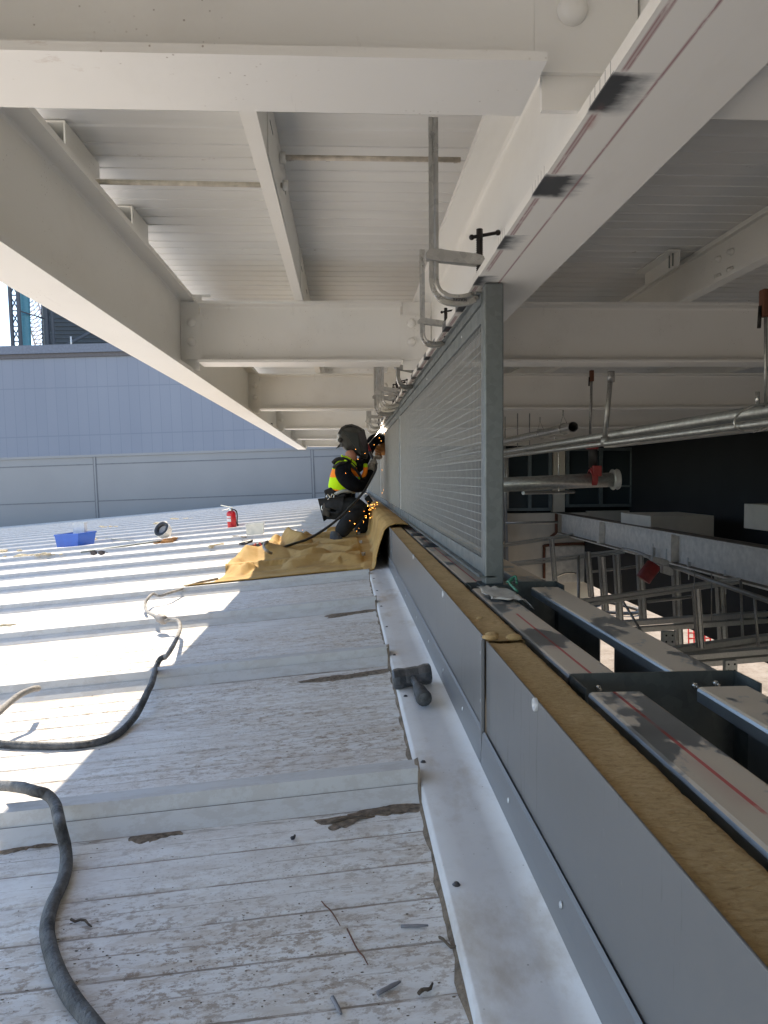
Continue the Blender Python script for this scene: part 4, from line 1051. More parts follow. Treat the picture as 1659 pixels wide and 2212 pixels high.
# blue bin
def bin_(name, base, w, d, h, ang, mat, lab, cat, flare=.12, th=.006, rim=.02, lean=0):
    t = thing(name, base, lab, cat); ca, sa = math.cos(ang), math.sin(ang)
    def q(a, b, z, f):
        x = a*w/2*f; y = b*d/2*f; return V(base)+V((x*ca-y*sa+lean*z, x*sa+y*ca, z+RM*(x*ca-y*sa)))
    C = [(-1, -1), (1, -1), (1, 1), (-1, 1)]
    vs = [q(a, b, 0, 1-flare) for a, b in C]+[q(a, b, h, 1) for a, b in C]+[q(a, b, h, 1+rim) for a, b in C]+[q(a, b, h-.015, 1+rim) for a, b in C]
    fs = [(0, 1, 2, 3)]+[(i, (i+1) % 4, 4+(i+1) % 4, 4+i) for i in range(4)]+[(4+i, 4+(i+1) % 4, 8+(i+1) % 4, 8+i) for i in range(4)]+[(8+i, 8+(i+1) % 4, 12+(i+1) % 4, 12+i) for i in range(4)]
    m = MB(); m.add(vs, fs); m.build('tub', mat, t, solid=th, bevel=.0); return t
c = (oroof(112, 1187)+oroof(196, 1184))/2; c = oroof(155, 1184)+V((0, .14, 0))
bin_('plastic_bin', c+V((0, 0, .02)), .42, .30, .165, R(-28), 'bin_blue', 'open bright blue plastic bin on the roof ribs', 'bin')
p1 = c+V((.02, .12, .10))
bin_('clear_tub', p1, .155, .09, .21, R(-6), 'cloudy_clear_plastic', 'cloudy clear container standing up inside the blue bin', 'container', .06, .003, .03)
c = oroof(551, 1162)
bin_('clear_tub', c+V((0, .03, .01)), .20, .18, .155, R(4), 'cloudy_clear_plastic', 'square cloudy clear tub standing between extinguisher and blanket', 'container', .12, .003, .03)
# hard hat lying on its crown, opening to the camera and left
c = oroof(354, 1163); t = thing('hard_hat', c, 'white hard hat lying upside down with black inner band showing', 'hard hat')
axh = V((-.42, -.80, .55)).normalized(); r = 17.5*c.y/F_; cc = c+V((.0, 0, r*.95))
m = MB(); m.lathe(cc, axh, [(r*1.06, r*.50), (r*1.0, r*.50), (r*1.0, r*.3), (r*.98, 0), (r*.88, -r*.4), (r*.6, -r*.76), (r*.25, -r*.93), (.0003, -r*.96)], 28); m.build('shell', 'hat_white', t, solid=.004)
m = MB(); m.lathe(cc, axh, [(r*.98, r*.52), (r*.62, r*.46), (r*.60, r*.15)], 28); m.build('inner_band', 'plastic_black', t, solid=.006)
m = MB(); m.lathe(cc, axh, [(r*.6, r*.2), (r*.45, -r*.1), (.0003, -r*.3)], 20); m.build('liner', 'hat_liner', t)
# leather gloves and scissors-like tools below it
for (u0, v0, u1, v1, lab, w) in ((334, 1172, 352, 1169, 'brown leather glove lying under the left side of the hard hat', .05), (352, 1167, 372, 1165, 'orange brown tool handle below the hard hat', .035), (371, 1165, 382, 1163, 'short tan block right of the hard hat', .06), (348, 1171, 374, 1169, 'flat tan tool lying in front of the hard hat', .025)):
    a, b = oroof(u0, v0, .03), oroof(u1, v1, .03); m = MB(); m.bar(a, b, w, .035); m.ball((a+b)/2+V((0, 0, .01)), w*.5, 8, (1.3, .8, .5)); tag(m.build('work_glove' if w == .05 else 'hand_tool', 'leather', bevel=.01), lab, 'glove' if w == .05 else 'tool')
def rodthing(name, u0, v0, u1, v1, r, mat, lab, cat, h=.045, h2=None):
    a, b = oroof(u0, v0, h), oroof(u1, v1, h if h2 is None else h2); m = MB(); n = 6
    P = [a+(b-a)*i/n+V((0, 0, .004*noise.noise(V((i, u0, v0))))) for i in range(n+1)]
    m.tube(P, r, 8); return tag(m.build(name, mat), lab, cat)
rodthing('steel_rod', 175, 1193, 350, 1168, .010, 'rod_steel', 'long thin grey rod lying across the ribs left of the hard hat', 'rod')
rodthing('steel_rod', 228, 1163, 290, 1169, .008, 'rod_steel', 'short grey rod left of the hard hat', 'rod')
rodthing('steel_rod', 503, 1158, 532, 1160, .007, 'twig_brown', 'thin green brown stick left of the clear tub', 'stick')
rodthing('paint_brush', 452, 1181, 482, 1176, .016, 'cream_debris', 'dusty pale brush between hat and grinder', 'brush')
# sunglasses
c = oroof(211, 1199, .02); t = thing('safety_glasses', c, 'dark safety glasses lying on the sunlit roof', 'glasses')
k = c.y/F_
for s in (-1, 1):
    cx = c+V((s*8*k, 0, .02)); m = MB(); m.add([cx+V((a*8*k, b, z)) for a, b, z in ((-.95*1, 0, .022), (0, -.006, .028), (.95, .01*s*s, .018), (.8, 0, -.012), (0, -.006, -.024), (-.8, 0, -.012))], [(0, 1, 2, 3, 4, 5)]); m.build('lens', 'lens_dark', t, solid=.003)
    m = MB(); m.tube([cx+V((s*8*k, 0, .012)), cx+V((s*9*k, .05, .0)), cx+V((s*6*k, .12, -.01))], .003, 6); m.build('temple', 'plastic_black', t)
# small block
c = oroof(391, 1148); m = MB(); m.obox(c+V((0, 0, .02)), (.03, 0, 0), (0, .03, 0), (0, 0, .02)); tag(m.build('dark_block', 'plastic_black', bevel=.003), 'small dark block right of the hard hat', 'block')
# grinder
c = oroof(545, 1190); t = thing('angle_grinder', c, 'red and black cordless angle grinder with battery beside the blanket', 'grinder'); k = c.y/F_
def G(u, v, dy=0): return AY(u, v, c.y+dy)
m = MB(); m.tube([G(530, 1187), G(545, 1184), G(556, 1180)], [.035, .03, .032], 12); m.build('motor_body', 'tool_red', t, subsurf=0)
m = MB(); m.obox(G(566, 1180), (.042, -.005, .012), (0, .04, 0), (-.010, 0, .036)); m.build('battery', 'plastic_black', t, bevel=.006)
m = MB(); m.obox(G(564, 1178, -.042), (.009, 0, -.0), (0, .004, 0), (-.016, 0, .028)); m.build('battery_stripe', 'tool_red', t, bevel=.002)
m = MB(); m.bar(G(517, 1175), G(546, 1168), .06, .026); m.build('wheel_guard', 'plastic_black', t, bevel=.01)
m = MB(); m.lathe(G(531, 1172, -.02), (-.25, -.3, 1), [(.0002, 0), (.055, 0), (.055, .006), (.0002, .006)], 20); m.build('disc', 'black_iron', t)
m = MB(); m.tube([G(540, 1180, -.03), G(545, 1190, -.04), G(556, 1192, -.04)], .012, 8); m.build('side_handle', 'plastic_black', t)
# pale debris clumps
labs = ['cream scrap of foam near the far roof edge', 'cream flat scrap right of the blue bin, in the far ribs', 'small cream scrap behind the hard hat', 'long cream scrap beyond the hard hat', 'cream rubble heap at the far left edge', 'second cream rubble heap at the far left', 'cream scrap beside the blue bin corner', 'grey brown rubble at the foot of the blue bin']
for i, (u, v, wd) in enumerate(((60, 1112, .15), (232, 1138, .30), (345, 1131, .16), (393, 1121, .42), (12, 1192, .35), (38, 1202, .28), (198, 1166, .16), (110, 1198, .28))):
    c = oroof(u, v, .042); m = MB(); rr = random.Random(i)
    for q in range(9): m.ball(c+V((rr.uniform(-wd/2, wd/2), rr.uniform(-.08, .08), rr.uniform(0, .012))), rr.uniform(.015, .04), 7, (rr.uniform(.8, 2.2), 1, .45))
    tag(m.build('foam_scrap', 'cream_debris'), labs[i], 'debris', 'pale scraps on the roof')
# foreground dirt patches and twigs
def patch(name, pts, mat, lab, h=.0025, group=None):
    P = [RF(u, v) for u, v in pts]; cx = sum((p for p in P), V((0, 0, 0)))/len(P)
    P = catmull(P+[P[0]], 14)[:-1]; P = [p+V((.010*noise.noise(p*60), .010*noise.noise(p*90+V((3, 3, 3))), 0)) for p in P]
    n = len(P); m = MB(); P1 = [cx+(p-cx)*.75+V((0, 0, h*(.7+noise.noise(p*30)))) for p in P]; P2 = [cx+(p-cx)*.35+V((0, 0, h*(1.1+noise.noise(p*44)))) for p in P]
    m.add(P+P1+P2+[cx+V((0, 0, h*1.2))], [(i, (i+1) % n, n+(i+1) % n, n+i) for i in range(n)]+[(n+i, n+(i+1) % n, 2*n+(i+1) % n, 2*n+i) for i in range(n)]+[(2*n+i, 2*n+(i+1) % n, 3*n) for i in range(n)], True)
    tag(m.build(name, mat), lab, 'dirt', group, 'stuff')
patch('sand_patch', [(680, 1772), (720, 1768), (780, 1752), (830, 1738), (908, 1730), (910, 1748), (880, 1756), (830, 1760), (790, 1768), (745, 1786), (715, 1790)], 'sand', 'brown sand piled against the rib near the flashing')
patch('sand_patch', [(640, 1474), (700, 1462), (760, 1456), (835, 1445), (837, 1452), (790, 1460), (740, 1468), (690, 1474)], 'sand', 'thin brown sand strip below the second rib')
patch('sand_patch', [(270, 1812), (310, 1806), (390, 1797), (392, 1802), (340, 1812), (300, 1822)], 'sand', 'small brown sand streak left of the big sand patch', .002)
patch('sand_patch', [(0, 1838), (50, 1830), (120, 1822), (120, 1826), (60, 1835), (0, 1848)], 'sand', 'brown sand streak under the rib at the left edge', .002)
patch('sand_patch', [(700, 1330), (760, 1322), (812, 1316), (812, 1320), (760, 1328), (710, 1336)], 'sand', 'narrow sand streak by the rib nearest the blanket', .003)
tw = [((866, 2001), (925, 1999), .0022, 'twig_grey', 'short grey nail left of the near flashing'), ((815, 2146), (865, 2120), .0028, 'twig_grey', 'grey nail lying diagonally at the bottom middle'), ((718, 2155), (737, 2190), .003, 'twig_grey', 'pale grey nail at the bottom left of centre'),
      ((905, 2150), (935, 2128), .0025, 'twig_brown', 'dark splinter near the flashing at the bottom'), ((950, 2030), (990, 2052), .002, 'twig_brown', 'curved dark twig touching the flashing'), ((715, 1775), (810, 1764), .0022, 'twig_brown', 'dark straw on the big sand patch'),
      ((750, 2010), (795, 2090), .0012, 'rust_brown', 'thin rusty wire in the near roof panel'), ((695, 1945), (735, 2000), .0010, 'rust_brown', 'thin rusty wire above the other one'), ((630, 1813), (637, 1808), .003, 'pencil', 'tiny black chip on the near roof panel'),
      ((155, 1985), (200, 2000), .002, 'twig_brown', 'brown twig right of the thick cable'), ((1048, 1738), (1053, 1735), .003, 'pencil', 'tiny dark chip on the flashing'), ((0, 1352), (35, 1349), .006, 'cream_debris', 'pale flat stick at the left edge in the sun'), ((540, 1430), (570, 1424), .0025, 'twig_brown', 'brown splinter in the shaded middle panel')]
for (p, q, r, mt, lab) in tw:
    a, b = RF(*p, r+.001), RF(*q, r+.001); m = MB(); wv = 0 if mt == 'twig_grey' else 1; P = [a+(b-a)*i/5+V((0, .004*math.sin(i*1.3+p[0]), abs(.002*math.sin(i+q[0]))))*wv for i in range(6)]
    m.tube(P, [r, r, r*.9, r, r*.8, r*.5], 6); tag(m.build('debris_bit', mt), lab, 'debris', 'small bits littering the near roof')
m = MB(); rr = random.Random(3)
for _ in range(600):
    u = rr.uniform(0, 1000); v = rr.uniform(1300, 2212); p = RF(u, v)
    if p.x > .125: continue
    f = (p.y-1.30) % .98
    if f < .11: continue
    s = rr.uniform(.0003, .0011); m.ball(p+V((0, 0, s*.4)), s, 5, (rr.uniform(.8, 3), 1, .7))
tag(m.build('grit', 'dirt'), 'scattered dark grit on the near roof panels', 'grit', kind='stuff')

# ================================================================ FAR LEFT BACKGROUND
TL = R(-1.6)
WY = 22.5
bw = thing('parapet_wall', (0, WY, 0), 'long pale grey panelled parapet wall at the far end of the roof', 'wall'); bw.rotation_euler = (0, TL, 0)
def loc_build(m, name, mat, parent, **k): return m.build(name, mat, parent, world=False, **k)
m = MB(); m.box(-28, 4.9, 0, .35, -3.6, .86); loc_build(m, 'wall_face', 'wall_band', bw)
m = MB(); m.box(-28, 4.9, -.05, .42, .861, .93); loc_build(m, 'coping', 'wall_band', bw)
for x in [-24+6.35*i for i in range(5)]:
    x = -7.65+6.35*(i) if False else x
vj = AY(207, 1050, WY).x; vj2 = AY(676, 1020, WY).x
for x in (vj-(vj2-vj), vj, vj2, 2*vj2-vj if 2*vj2-vj < 4.8 else 4.7):
    m = MB(); m.box(x-.05, x+.05, -.012, -.001, -2.5, .855); loc_build(m, 'joint_strip', 'band_joint', bw)
    m = MB(); m.box(x-.022, x+.022, -.02, -.0125, -2.5, .855); loc_build(m, 'joint_bead', 'wall_band', bw)
for z in (.64, -.46):
    m = MB(); m.box(-28, 4.9, -.006, -.0008, z-.016, z+.016); loc_build(m, 'joint_line', 'band_joint', bw)
# big clad building
BY = 46.
fb = thing('clad_building', (0, BY, 0), 'large windowless blue grey clad building behind the parapet wall', 'building'); fb.rotation_euler = (0, TL, 0)
zt = 8.55
m = MB(); m.box(-60, -1, 0, 40, -8, zt-.55); loc_build(m, 'cladding', 'blue_grey_cladding', fb)
m = MB(); m.box(-60, -1, -.25, 40, zt-.50, zt); loc_build(m, 'roof_edge', 'cap_blue', fb)
m = MB(); m.box(-60, -1, -.12, 40, zt-.75, zt-.501); loc_build(m, 'eave_strip', 'brown_strip', fb)  # dark brown strip below the roof edge
m = MB(); P = AY(149, 725, BY); m.cyl((P.x, 1, zt), (P.x, 1, zt+.7), .05, 6); loc_build(m, 'vent_pipe', 'washer_white', fb)
# dark tall building beyond
DY = 95.
db = thing('dark_building', (0, DY, 0), 'dark navy corrugated building rising behind the blue grey one', 'building')
x0 = AY(90, 700, DY).x
m = MB(); m.box(x0, x0+42, 0, 30, -8, 32)
for i in range(46): m.box(x0-.0, x0+42, -.12, -.001, 8+i*.5, 8.22+i*.5)
m.build('corrugated_wall', 'dark_cladding', db, world=False)
# lattice tower with teal duct
TY = 80.
tw_ = thing('lattice_tower', AY(45, 745, TY), 'dark steel lattice tower wrapped round a thick teal duct', 'tower')
m = MB(); zb, zt2 = -4, 60
cols_ = [(AY(26, 700, TY).x, TY), (AY(43, 700, TY).x, TY+.0), (AY(68, 700, TY).x, TY+4), (AY(82, 700, TY).x, TY+4)]
for i, (x, yy) in enumerate(cols_): m.tube([(x+.5, yy, zb), (x-1.2, yy, zt2)], .22 if i != 2 else .34, 6)
for k in range(26):
    z = 8+k*1.6
    for a, b in ((0, 1), (2, 3), (1, 2)):
        (xa, ya), (xb, yb) = cols_[a], cols_[b]; dx = -.027*(z-zb)+.5; dx2 = -.027*(z+1.6-zb)+.5
        if (a, b) != (1, 2) or k % 3 == 0:
            m.tube([(xa+dx, ya, z), (xb+dx, yb, z)], .08, 5); 
        if (a, b) != (1, 2):
            m.tube([(xa+dx, ya, z), (xb+dx2, yb, z+1.6)], .07, 5); m.tube([(xb+dx, yb, z), (xa+dx2, ya, z+1.6)], .07, 5)
for k in range(5):
    z = 8+k*6.; xa = cols_[3][0]; m.tube([(xa, TY+4, z), (xa+7, TY+10, z+6)], .2, 6)
m.build('lattice', 'tower_steel', tw_)
m = MB(); xd = AY(54, 700, TY+2).x
zc_ = AY(54, 660, TY+2).z
m.tube(catmull([(xd+.2, TY+2, -4), (xd+.1, TY+2, 8), (xd, TY+2, zc_), (xd+.2, TY+2, zc_+1.6), (xd+1.2, TY+2, zc_+2.6), (xd+3, TY+2, zc_+3.0), (xd+8, TY+4, zc_+3.2)], 6), .55, 14); m.build('duct', 'teal_duct', tw_)
# crane behind
CYY = 140.
ck = thing('crane', AY(85, 730, CYY), 'distant white and red lattice crane boom beside the tower', 'crane')
a, b = AY(92, 745, CYY), AY(62, 640, CYY); d = (b-a); s_ = V((1.2, 0, .6))
m = MB(); m.tube([a-s_, b-s_+d*.5], .16, 4); m.tube([a+s_, b+s_+d*.5], .16, 4)
for i in range(18): 
    p = a+d*(i/12); q = a+d*((i+1)/12); m.tube([p-s_, q+s_], .1, 4); m.tube([p+s_, q-s_], .1, 4)
m.build('boom', 'crane_white', ck)
m = MB(); m.tube([a+s_*1.6+V((0, 0, 4)), b+s_*1.6+d*.3], .14, 4)
for i in range(12):
    p = a+V((0, 0, 4))+d*(i/10); q = a+V((0, 0, 4))+d*((i+1)/10); m.tube([p+s_*1.6, q+s_*.4], .1, 4)
m.build('jib', 'crane_red', ck)

# ================================================================ HALL ON THE RIGHT
HY = 23.
wl = thing('end_wall', (5, HY, -3.4), 'cream end wall with dark windows above and an outlined door', 'wall')
def hx(u, y=HY): return AY(u, 1050, y).x
def hz(v, y=HY, u=1200): return AY(u, v, y).z
xa, xb = 2.0, hx(1376)
m = MB(); m.box(xa, hx(1272), HY, HY+.3, -8, hz(1108)); m.build('lower_wall', 'cream_wall', wl)
m = MB(); m.box(hx(1272)+.002, hx(1378), HY+.1, HY+.3, hz(1142), hz(1105)); m.build('lintel', 'cream_wall', wl)
for i, (ua, ub) in enumerate(((1092, 1192), (1222, 1368))):
    f = MB(); x0_, x1_, z0_, z1_ = hx(ua), hx(ub), hz(1103 if i == 0 else 1096), hz(968)
    for q in ((x0_, x0_+.10), (x1_-.10, x1_)): f.box(q[0], q[1], HY-.05, HY+.15, z0_, z1_)
    for q in ((z0_, z0_+.09), (z1_-.09, z1_), (z0_+.62, z0_+.68)): f.box(x0_+.101, x1_-.101, HY-.05, HY+.15, q[0], q[1])
    xm = x0_+(x1_-x0_)*.52; f.box(xm-.05, xm+.05, HY-.045, HY+.145, z0_+.0905, z1_-.0905)
    w = f.build('window', 'window_frame', wl, world=True)
    g_ = MB(); g_.box(x0_+.05, x1_-.05, HY+.03, HY+.04, z0_+.05, z1_-.05)
    pg = g_.build('glass', 'dark_window_glass', w, world=False)
    for v_ in pg.data.vertices: v_.co = v_.co-V(wl.location)
m = MB(); m.box(hx(1194), hx(1220), HY-.02, HY+.2, hz(1106), hz(966)); m.build('pier', 'cream_wall', wl)
m = MB(); x0_, x1_ = hx(1178), hx(1263); zt_ = hz(1180)
m.box(x0_, x1_, HY-.05, HY-.002, -3.4, zt_); dr = m.build('door', 'white_patch', wl, bevel=.01)
m = MB(); m.tube(catmull([(x0_-.05, HY-.07, zt_-1.0), (x0_-.05, HY-.07, zt_-.1), (x0_+.05, HY-.07, zt_+.04), (x1_-.1, HY-.07, zt_+.08), (x1_+.04, HY-.07, zt_-.05), (x1_+.05, HY-.07, zt_-.6)], 4), .045, 6); m.build('door_seal', 'rust_brown', wl)
m = MB(); m.tube(catmull([(x0_+.2, HY-.12, zt_-1.5), (x0_+.25, HY-.12, zt_-1.05), (x0_+.6, HY-.12, zt_-.85), (x0_+.95, HY-.12, zt_-.85)], 5), .03, 8); m.build('door_handle', 'chrome', wl)
# charcoal walls
m = MB(); m.box(.62, 9.3, -4.6, -4.3, -1.75, 1.2); tag(m.build('light_blocker', 'charcoal_wall'), 'unseen charcoal panel added behind the viewer to dim the hall', 'wall')  # unseen panel added to dim the upper hall, left open below for light
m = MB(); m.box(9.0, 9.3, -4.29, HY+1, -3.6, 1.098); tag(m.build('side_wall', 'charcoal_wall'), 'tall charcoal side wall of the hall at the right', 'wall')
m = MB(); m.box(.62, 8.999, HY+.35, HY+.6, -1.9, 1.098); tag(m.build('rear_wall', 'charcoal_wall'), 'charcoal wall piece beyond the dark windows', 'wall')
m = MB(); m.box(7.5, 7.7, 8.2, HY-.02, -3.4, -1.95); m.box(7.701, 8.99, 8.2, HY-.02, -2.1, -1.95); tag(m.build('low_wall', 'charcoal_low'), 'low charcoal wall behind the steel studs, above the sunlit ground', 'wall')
# duct boxes behind the girder
a, b = AY(1255, 1130, 19), AY(1505, 1160, 19)
m = MB(); m.box(AY(1375, 1130, 17).x, AY(1506, 1130, 17).x, 16.2, 18, AY(1500, 1165, 17).z, AY(1500, 1110, 17).z); tag(m.build('white_box', 'cream_wall', bevel=.01), 'white box shaped duct behind the girder', 'duct')
m = MB(); m.box(8.0, 8.99, 6, 14.5, AY(1659, 1140, 14.5).z, AY(1659, 1098, 14.5).z+.1); tag(m.build('white_box', 'cream_wall', bevel=.01), 'pale ledge duct at the far right above the girder', 'duct')
# girder
GX = 6.6
gd = thing('steel_girder', (GX, 4, -1.85), 'big white steel girder crossing the hall with dusty flanges', 'girder')
m = MB(); m.ext(ibeam_prof(.34, -1.84, -1.19, .03, .02, .02), (GX+.17, 5.5, 0), (GX+.17, HY-.05, 0), (1, 0, 0), (0, 0, 1)); m.build('girder_section', 'white_patch', gd)
m = MB(); m.box(GX+.001, GX+.339, 5.6, HY-.1, -1.1895, -1.184); m.box(GX+.004, GX+.145, 5.6, HY-.1, -1.8095, -1.803); m.build('dust_layer', 'girder_dust', gd)
for yy in (8.4, 14.9, 19.2):
    m = MB(); m.box(GX+.005, GX+.155, yy-.18, yy, -1.80, -1.222); m.build('stiffener', 'white_patch', gd)
m = MB(); m.tube([(GX-.02, HY-.1, -1.2), (GX-.02, HY-.1, -1.8), (GX-.2, HY-.1, -1.95)], .05, 6); m.build('sealant_bead', 'rust_brown', gd)
# struts with slots
def strut(p, q, lab, w=.08, mat='zinc_stud', group='struts spanning to the girder'):
    t = thing('steel_strut', p, lab, 'strut', group); m = MB(); m.bar(p, q, w, w*.5); m.bar(V(p)+V((0, 0, -w*.75)), V(q)+V((0, 0, -w*.75)), w*.8, w*.5); m.build('channel', mat, t); return t
zS = -1.77
strut(AZ(1080, 1219, zS), AZ(1347, 1188, zS), 'steel strut crossing in front of the outlined door')
strut(AZ(1080, 1176, zS), AZ(1250, 1152, zS), 'thin far steel strut above the outlined door')
strut(AZ(1240, 1300, zS), AZ(1595, 1250, zS), 'steel strut ending at the girder by the small clamps', .085)
strut(AZ(1340, 1347, -2.5), AZ(1760, 1318, -2.5), 'double steel channel below the red cylinder', .16)
strut(AZ(1450, 1404, -2.35), AZ(1760, 1362, -2.35), 'double steel channel at the right edge, lower pair, rising to the right', .14)
strut(AZ(1470, 1420, -2.4), AZ(1760, 1396, -2.4), 'lowest steel channel at the right edge', .14)
def stud(u, v0, v1, y, w, lab, mat='zinc_stud'):
    t = thing('steel_stud', AY(u, v1, y), lab, 'stud', 'upright steel studs in the hall')
    w *= .62; p, q = AY(u-3, v0, y), AY(u+3, v1, y); q.x += .02
    m = MB(); m.bar(p, q, w*.45, w*.7, (0, 1, 0)); m.build('web', mat, t)
    m = MB(); m.bar(p+V((w*.5, .02, 0)), q+V((w*.5, .02, 0)), w*.10, w, (0, 1, 0)); m.bar(p+V((-w*.5, .02, 0)), q+V((-w*.5, .02, 0)), w*.10, w, (0, 1, 0)); m.build('flange', 'pipe_galvanized', t); return t
sl_ = [(1195, 1164, 1262, 15, .13, 'stud in front of the outlined door'), (1273, 1192, 1290, 16, .16, 'slim stud at the corner of the cream wall'), (1303, 1203, 1320, 11.5, .14, 'stud with slotted head right of the door'), (1335, 1198, 1345, 15, .18, 'stud just left of the red cylinder'),
       (1385, 1198, 1345, 13.5, .17, 'stud below the red cylinder'), (1463, 1225, 1400, 13, .18, 'tall stud right of the red cylinder'), (1508, 1272, 1400, 9.5, .13, 'stud with slotted head hanging from the longest strut'), (1558, 1238, 1395, 13, .2, 'tallest stud near the right edge')]
for a in sl_: stud(*a)
for (u, v, y) in ((1443, 1378, 10.2), (1577, 1440, 8.6)):
    t = thing('post_bracket', AY(u, v, y), 'bolted bracket head on a short post, %s' % ('left one' if u < 1500 else 'right one'), 'bracket', 'bolted bracket heads'); s = 14*y/F_
    c = AY(u, v, y); m = MB(); m.obox(c, (s, 0, 0), (0, s*.5, 0), (0, 0, s*1.1)); m.build('plate', 'zinc_stud', t, bevel=.008)
    m = MB(); m.bar(c-V((0, 0, s*1.1)), c-V((0, 0, 3.4*.35)), s*1.6, s, (0, 1, 0)); m.build('post', 'zinc_stud', t)
    for a in (-.5, .5):
        for b in (-.5, .5):
            m = MB(); m.ball(c+V((a*s, -s*.52, b*s)), s*.16, 8); m.build('bolt', 'black_iron', t)
# more thin framing, conduits and hangers in the hall
for (u0, v0, y0, u1, v1, y1, r, lab) in ((1090, 1130, 18, 1205, 1128, 18, .03, 'thin conduit on the cream wall left of the girder end'), (1100, 905, 9.5, 1180, 900, 9.5, .012, 'short conduit near the fence post below the beams'), (1096, 985, 8, 1096, 1100, 8, .012, 'upright conduit beside the fence post'),
        (1215, 1300, 12, 1330, 1290, 13, .03, 'thin brace low behind the right rail'), (1280, 1235, 15, 1390, 1222, 16, .03, 'thin brace between the first studs'), (1400, 1300, 11, 1500, 1288, 12, .025, 'thin brace right of the red canister'), (1130, 1065, 12, 1240, 1062, 14, .03, 'conduit under the large pipe'), (1340, 1290, 12, 1420, 1420, 11, .02, 'slanting brace behind the studs'), (1250, 1200, 16, 1250, 1330, 15, .03, 'upright conduit right of the door'), (1600, 1255, 11, 1605, 1400, 10.5, .02, 'upright conduit near the right edge'), (1630, 1290, 10, 1640, 1420, 10, .02, 'upright conduit at the right edge')):
    p, q = AY(u0, v0, y0), AY(u1, v1, y1); m = MB(); m.cyl(p, q, r, 8); tag(m.build('conduit', 'pipe_galvanized'), lab, 'conduit', 'conduits in the hall')
# thin hangers
def hang(u, v0, v1, y, r, lab, mat='pipe_galvanized', top=None, cat='hanger rod'):
    p, q = AY(u, v0, y), AY(u-(3 if r > .01 else 0), v1, y); m = MB(); m.cyl(p, q, r, 8); t = thing('hanger_rod', q, lab, cat, 'rods hanging from the canopy'); m.build('rod', mat, t)
    if top: m = MB(); m.obox(p+V((0, 0, .0)), (.018, 0, 0), (0, .018, 0), (0, 0, .05)); m.build('beam_clip', 'rust_brown', t, bevel=.006); m = MB(); m.cyl(p+V((-.02, 0, -.01)), p+V((-.024, 0, -.09)), .007, 8); m.build('set_screw', 'black_iron', t)
    return t
hang(1278, 812, 945, 6.6, .012, 'thin rod holding the red pipe coupling', top=True)
hang(1654, 655, 885, 2.66, .006, 'rod with rusty clip at the right edge', top=True)
hang(1500, 1232, 1340, 10.5, .008, 'left rod of the pair hanging at the right'); hang(1537, 1240, 1342, 10.5, .008, 'right rod of the pair hanging at the right')
hang(1091, 900, 1215, 9.0, .007, 'long thin rod just right of the fence post'); hang(1118, 893, 975, 9.2, .007, 'thin rod near the fence post, second from it'); hang(1144, 893, 965, 9.2, .007, 'thin rod above the open pipe')
# pipes along the hall
t = thing('sprinkler_pipe', (1.5, 2.2, .2), 'thick galvanized pipe rising to the right edge under the canopy', 'pipe', 'pipes under the canopy')
m = MB(); m.cyl((1.56, 1.6, .232), (1.56, 12.5, .232), .026, 18); m.build('pipe_run', 'pipe_galvanized', t)
t = thing('sprinkler_pipe', (1.46, 2.2, .18), 'thin galvanized pipe below the thick one with a drop from the beam', 'pipe', 'pipes under the canopy')
m = MB(); m.cyl((1.46, 1.6, .176), (1.46, 12.5, .176), .0145, 14); m.build('pipe_run', 'pipe_galvanized', t)
p = AY(1320, 802, 4.12); m = MB(); m.cyl(p, (1.46, 4.12, .19), .014, 12); m.cyl(p+V((0, 0, -.0)), p+V((0, 0, -.06)), .020, 12); m.cyl((1.46, 4.12, .215), (1.46, 4.12, .165), .024, 12); m.build('drop_pipe', 'pipe_galvanized', t)
m = MB(); m.tube([(1.512+.082*math.cos(R(i*20))+.03*math.sin(R(i*20)), 2.66, .205+.052*math.sin(R(i*20))) for i in range(19)], .004, 6); m.cyl((1.512, 2.66, .25), (1.512, 2.66, .30), .008, 8); tag(m.build('pipe_hanger', 'clamp_chrome'), 'wire pipe hanger at the right edge', 'hanger')
t = thing('open_pipe', AY(1238, 922, 6.), 'steel pipe with open dark end pointing at the viewer', 'pipe', 'pipes under the canopy')
p = AY(1238, 922, 6.0); m = MB(); m.tube([p, p+V((0, 8, 0))], .042, 20, caps=False); m.tube([p, p+V((0, .5, 0))], .038, 20, caps=False); m.build('pipe_run', 'pipe_galvanized', t)
m = MB(); m.lathe(p+V((0, .3, 0)), (0, 1, 0), [(.039, 0), (.0002, 0)], 16); m.build('bore_shade', 'pipe_black', t)  # black disc standing in for the darkness inside the open pipe
for yy in (6.25, 7.0):
    q = p+V((0, yy-6, 0)); m = MB(); m.tube([q+V((.045*math.cos(a), 0, .047*math.sin(a))) for a in [R(i*30) for i in range(13)]], .004, 6)
    m.tube([q+V((-.045, 0, .0)), q+V((-.01, 0, .115)), q+V((.045, 0, .0))], .004, 6); m.cyl(q+V((-.01, 0, .11)), q+V((-.01, 0, .16)), .006, 6); tag(m.build('pipe_hanger', 'clamp_chrome'), 'wire hanger round the open pipe, %s' % ('at its end' if yy < 6.5 else 'farther back'), 'hanger')
